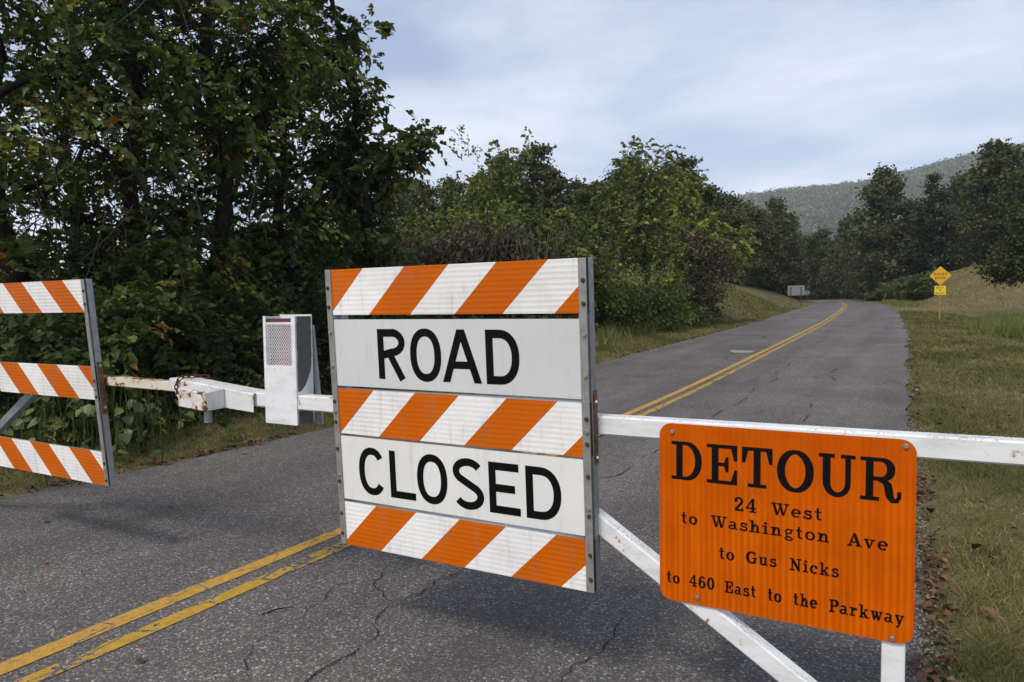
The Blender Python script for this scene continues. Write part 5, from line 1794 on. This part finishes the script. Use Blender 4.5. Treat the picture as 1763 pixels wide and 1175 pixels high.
for txt, a_, b2, z_, cap in (('24', -.522, -.447, -.264, .048), ('West', -.395, -.236, -.262, .042), ('to', -.711, -.653, -.336, .044), ('Washington', -.601, -.213, -.334, .042), ('Ave', -.158, -.041, -.334, .043), ('to', -.574, -.522, -.448, .044), ('Gus', -.479, -.380, -.447, .042),
                             ('Nicks', -.335, -.184, -.448, .042), ('to', -.765, -.718, -.568, .044), ('460', -.680, -.591, -.568, .044), ('East', -.553, -.447, -.568, .042), ('to', -.407, -.363, -.569, .044), ('the', -.323, -.249, -.568, .043), ('Parkway', -.211, .008, -.570, .043)):
    L.word_serif(txt, xx(a_), xx(b2), zz(z_), cap, .16)
L.build(plate, kind='stuff')
M['scratch'] = m_simple('scratched_sheeting', (.66, .20, .02), .5, var=.2, scale=80)
m_ = MB()
for pth in ([(-.503, -.030), (-.507, -.10), (-.490, -.148), (-.475, -.176), (-.447, -.212), (-.425, -.245)], [(-.06, -.02), (-.052, -.045)], [(-.02, -.05), (-.024, -.10)], [(-.455, -.05), (-.452, -.08), (-.458, -.10)], [(-.62, -.24), (-.585, -.262)]):
    for (a_, b_), (c_, d_) in zip(pth[:-1], pth[1:]):
        m_.poly([(xx(a_) - .0007, -.0004, zz(b_)), (xx(a_) + .0007, -.0004, zz(b_)), (xx(c_) + .0006, -.0004, zz(d_)), (xx(c_) - .0006, -.0004, zz(d_))])
m_.build('scratch', M['scratch'], plate, kind='stuff')
for s_, t_ in ((-.744, .002), (.006, .012), (-.651, -.606), (-.025, -.622)):
    o_ = new_obj('screw', B_SCREW, det)
    o_.location = (xx(s_), -.0005, zz(t_))

# ------------------------------------------------------------------ far signs
sx_, sy_ = 1.34, 37.0
sz_ = float(ground_z(sx_, sy_))
wr = empty('warning_sign', (sx_, sy_, sz_), (0, 0, R(-3)), 'yellow diamond ROUGH ROAD warning sign with square plaque on the right verge', 'sign')
m_ = MB()
m_.box(-.032, .032, .006, .05, -.3, 2.35)
m_.build('post', M['wood_yellow'], wr)
hd = .435
zc = 2.10
m_ = MB()
q = []
for k in range(4):
    a = k * 90
    cx_, cz_ = (hd - .06) * math.cos(R(a)), (hd - .06) * math.sin(R(a))
    q += [(cx_ + .042 * math.cos(R(b)), cz_ + .042 * math.sin(R(b))) for b in np.linspace(a - 45, a + 45, 5)]
n = len(q)
m_.mesh([(x, 0, zc + z) for x, z in q] + [(x, .004, zc + z) for x, z in q], [tuple(range(n)), tuple(n + i for i in reversed(range(n)))] + [(i, n + i, n + (i + 1) % n, (i + 1) % n) for i in range(n)])
dm = m_.build('diamond_plate', M['yellow_sign'], wr)
L = Lettering(-.001)
L.word_gothic('ROUGH', -.25, .25, zc + .015, .115, .25)
L.word_gothic('ROAD', -.20, .20, zc - .165, .115, .25)
L.build(dm, kind='stuff')
m_ = MB()
m_.box(-.225, .225, 0, .004, 1.22, 1.63)
sq = m_.build('plaque', M['yellow_sign2'], wr, bevel=.01)
L = Lettering(-.001)
L.word_gothic('NEXT', -.15, .15, 1.50, .085, .25)
L.word_gothic('8', -.03, .03, 1.385, .085)
L.word_gothic('MILES', -.17, .17, 1.255, .085, .25)
L.build(sq, kind='stuff')

px_, py_ = math.sin(R(-7.4)) * 75, math.cos(R(-7.4)) * 75
gsn = empty('guide_sign', (px_, py_, float(ground_z(px_, py_))), (0, 0, R(8)), 'grey back of a large rectangular sign on two posts at the bend', 'sign')
m_ = MB()
m_.box(-.80, .80, .02, .024, 1.05, 2.05)
m_.build('sign_plate', M['sign_back'], gsn)
for a in (-.5, .45):
    m_ = MB()
    m_.box(a - .045, a + .045, -.04, .015, -.5, 1.88)
    m_.build('post', M['post_dark'], gsn)
px_, py_ = math.sin(R(-6.62)) * 100, math.cos(R(-6.62)) * 100
gz = float(ground_z(px_, py_))
ds = empty('small_sign', (px_, py_, gz), (0, 0, R(8)), 'grey back of a small diamond sign beyond the large sign at the bend', 'sign')
m_ = MB()
m_.box(-.03, .03, -.03, .0, -.3, 2.2)
m_.build('post', M['post_dark'], ds)
m_ = MB()
zc_ = 3.0 - gz
m_.mesh([(-.42, .004, zc_), (0, .004, zc_ - .42), (.42, .004, zc_), (0, .004, zc_ + .42), (-.42, .008, zc_), (0, .008, zc_ - .42), (.42, .008, zc_), (0, .008, zc_ + .42)], [(0, 1, 2, 3), (7, 6, 5, 4), (0, 4, 5, 1), (1, 5, 6, 2), (2, 6, 7, 3), (3, 7, 4, 0)])
m_.build('sign_plate', M['sign_back'], ds)
px_, py_ = math.sin(R(-5.6)) * 152, math.cos(R(-5.6)) * 152
gz = float(ground_z(px_, py_))
ws = empty('small_sign', (px_, py_, gz), (0, 0, R(10)), 'tiny white sign in the dark gap where the road vanishes', 'sign')
m_ = MB()
m_.box(-.03, .03, 0.0, .03, -.3, 2.0)
m_.build('post', M['post_dark'], ws)
m_ = MB()
m_.box(-.24, .24, -.006, -.001, 1.5, 2.0)
m_.build('sign_plate', M['white_panel'], ws)

# ------------------------------------------------------------------ haze
hz = MB()
hz.box(-1720, 760, -100, 1960, -8, 372)
hzo = hz.build('haze', [])
hzo['kind'] = 'stuff'
t = bpy.data.materials.new('haze_air')
t.use_nodes = True
nt = t.node_tree
nt.nodes.clear()
o_ = nt.nodes.new('ShaderNodeOutputMaterial')
pv = nt.nodes.new('ShaderNodeVolumePrincipled')
pv.inputs['Color'].default_value = (.90, .95, 1.0, 1)
pv.inputs['Density'].default_value = HAZE = 0.00023
nt.links.new(pv.outputs[0], o_.inputs['Volume'])
hzo.data.materials.append(t)
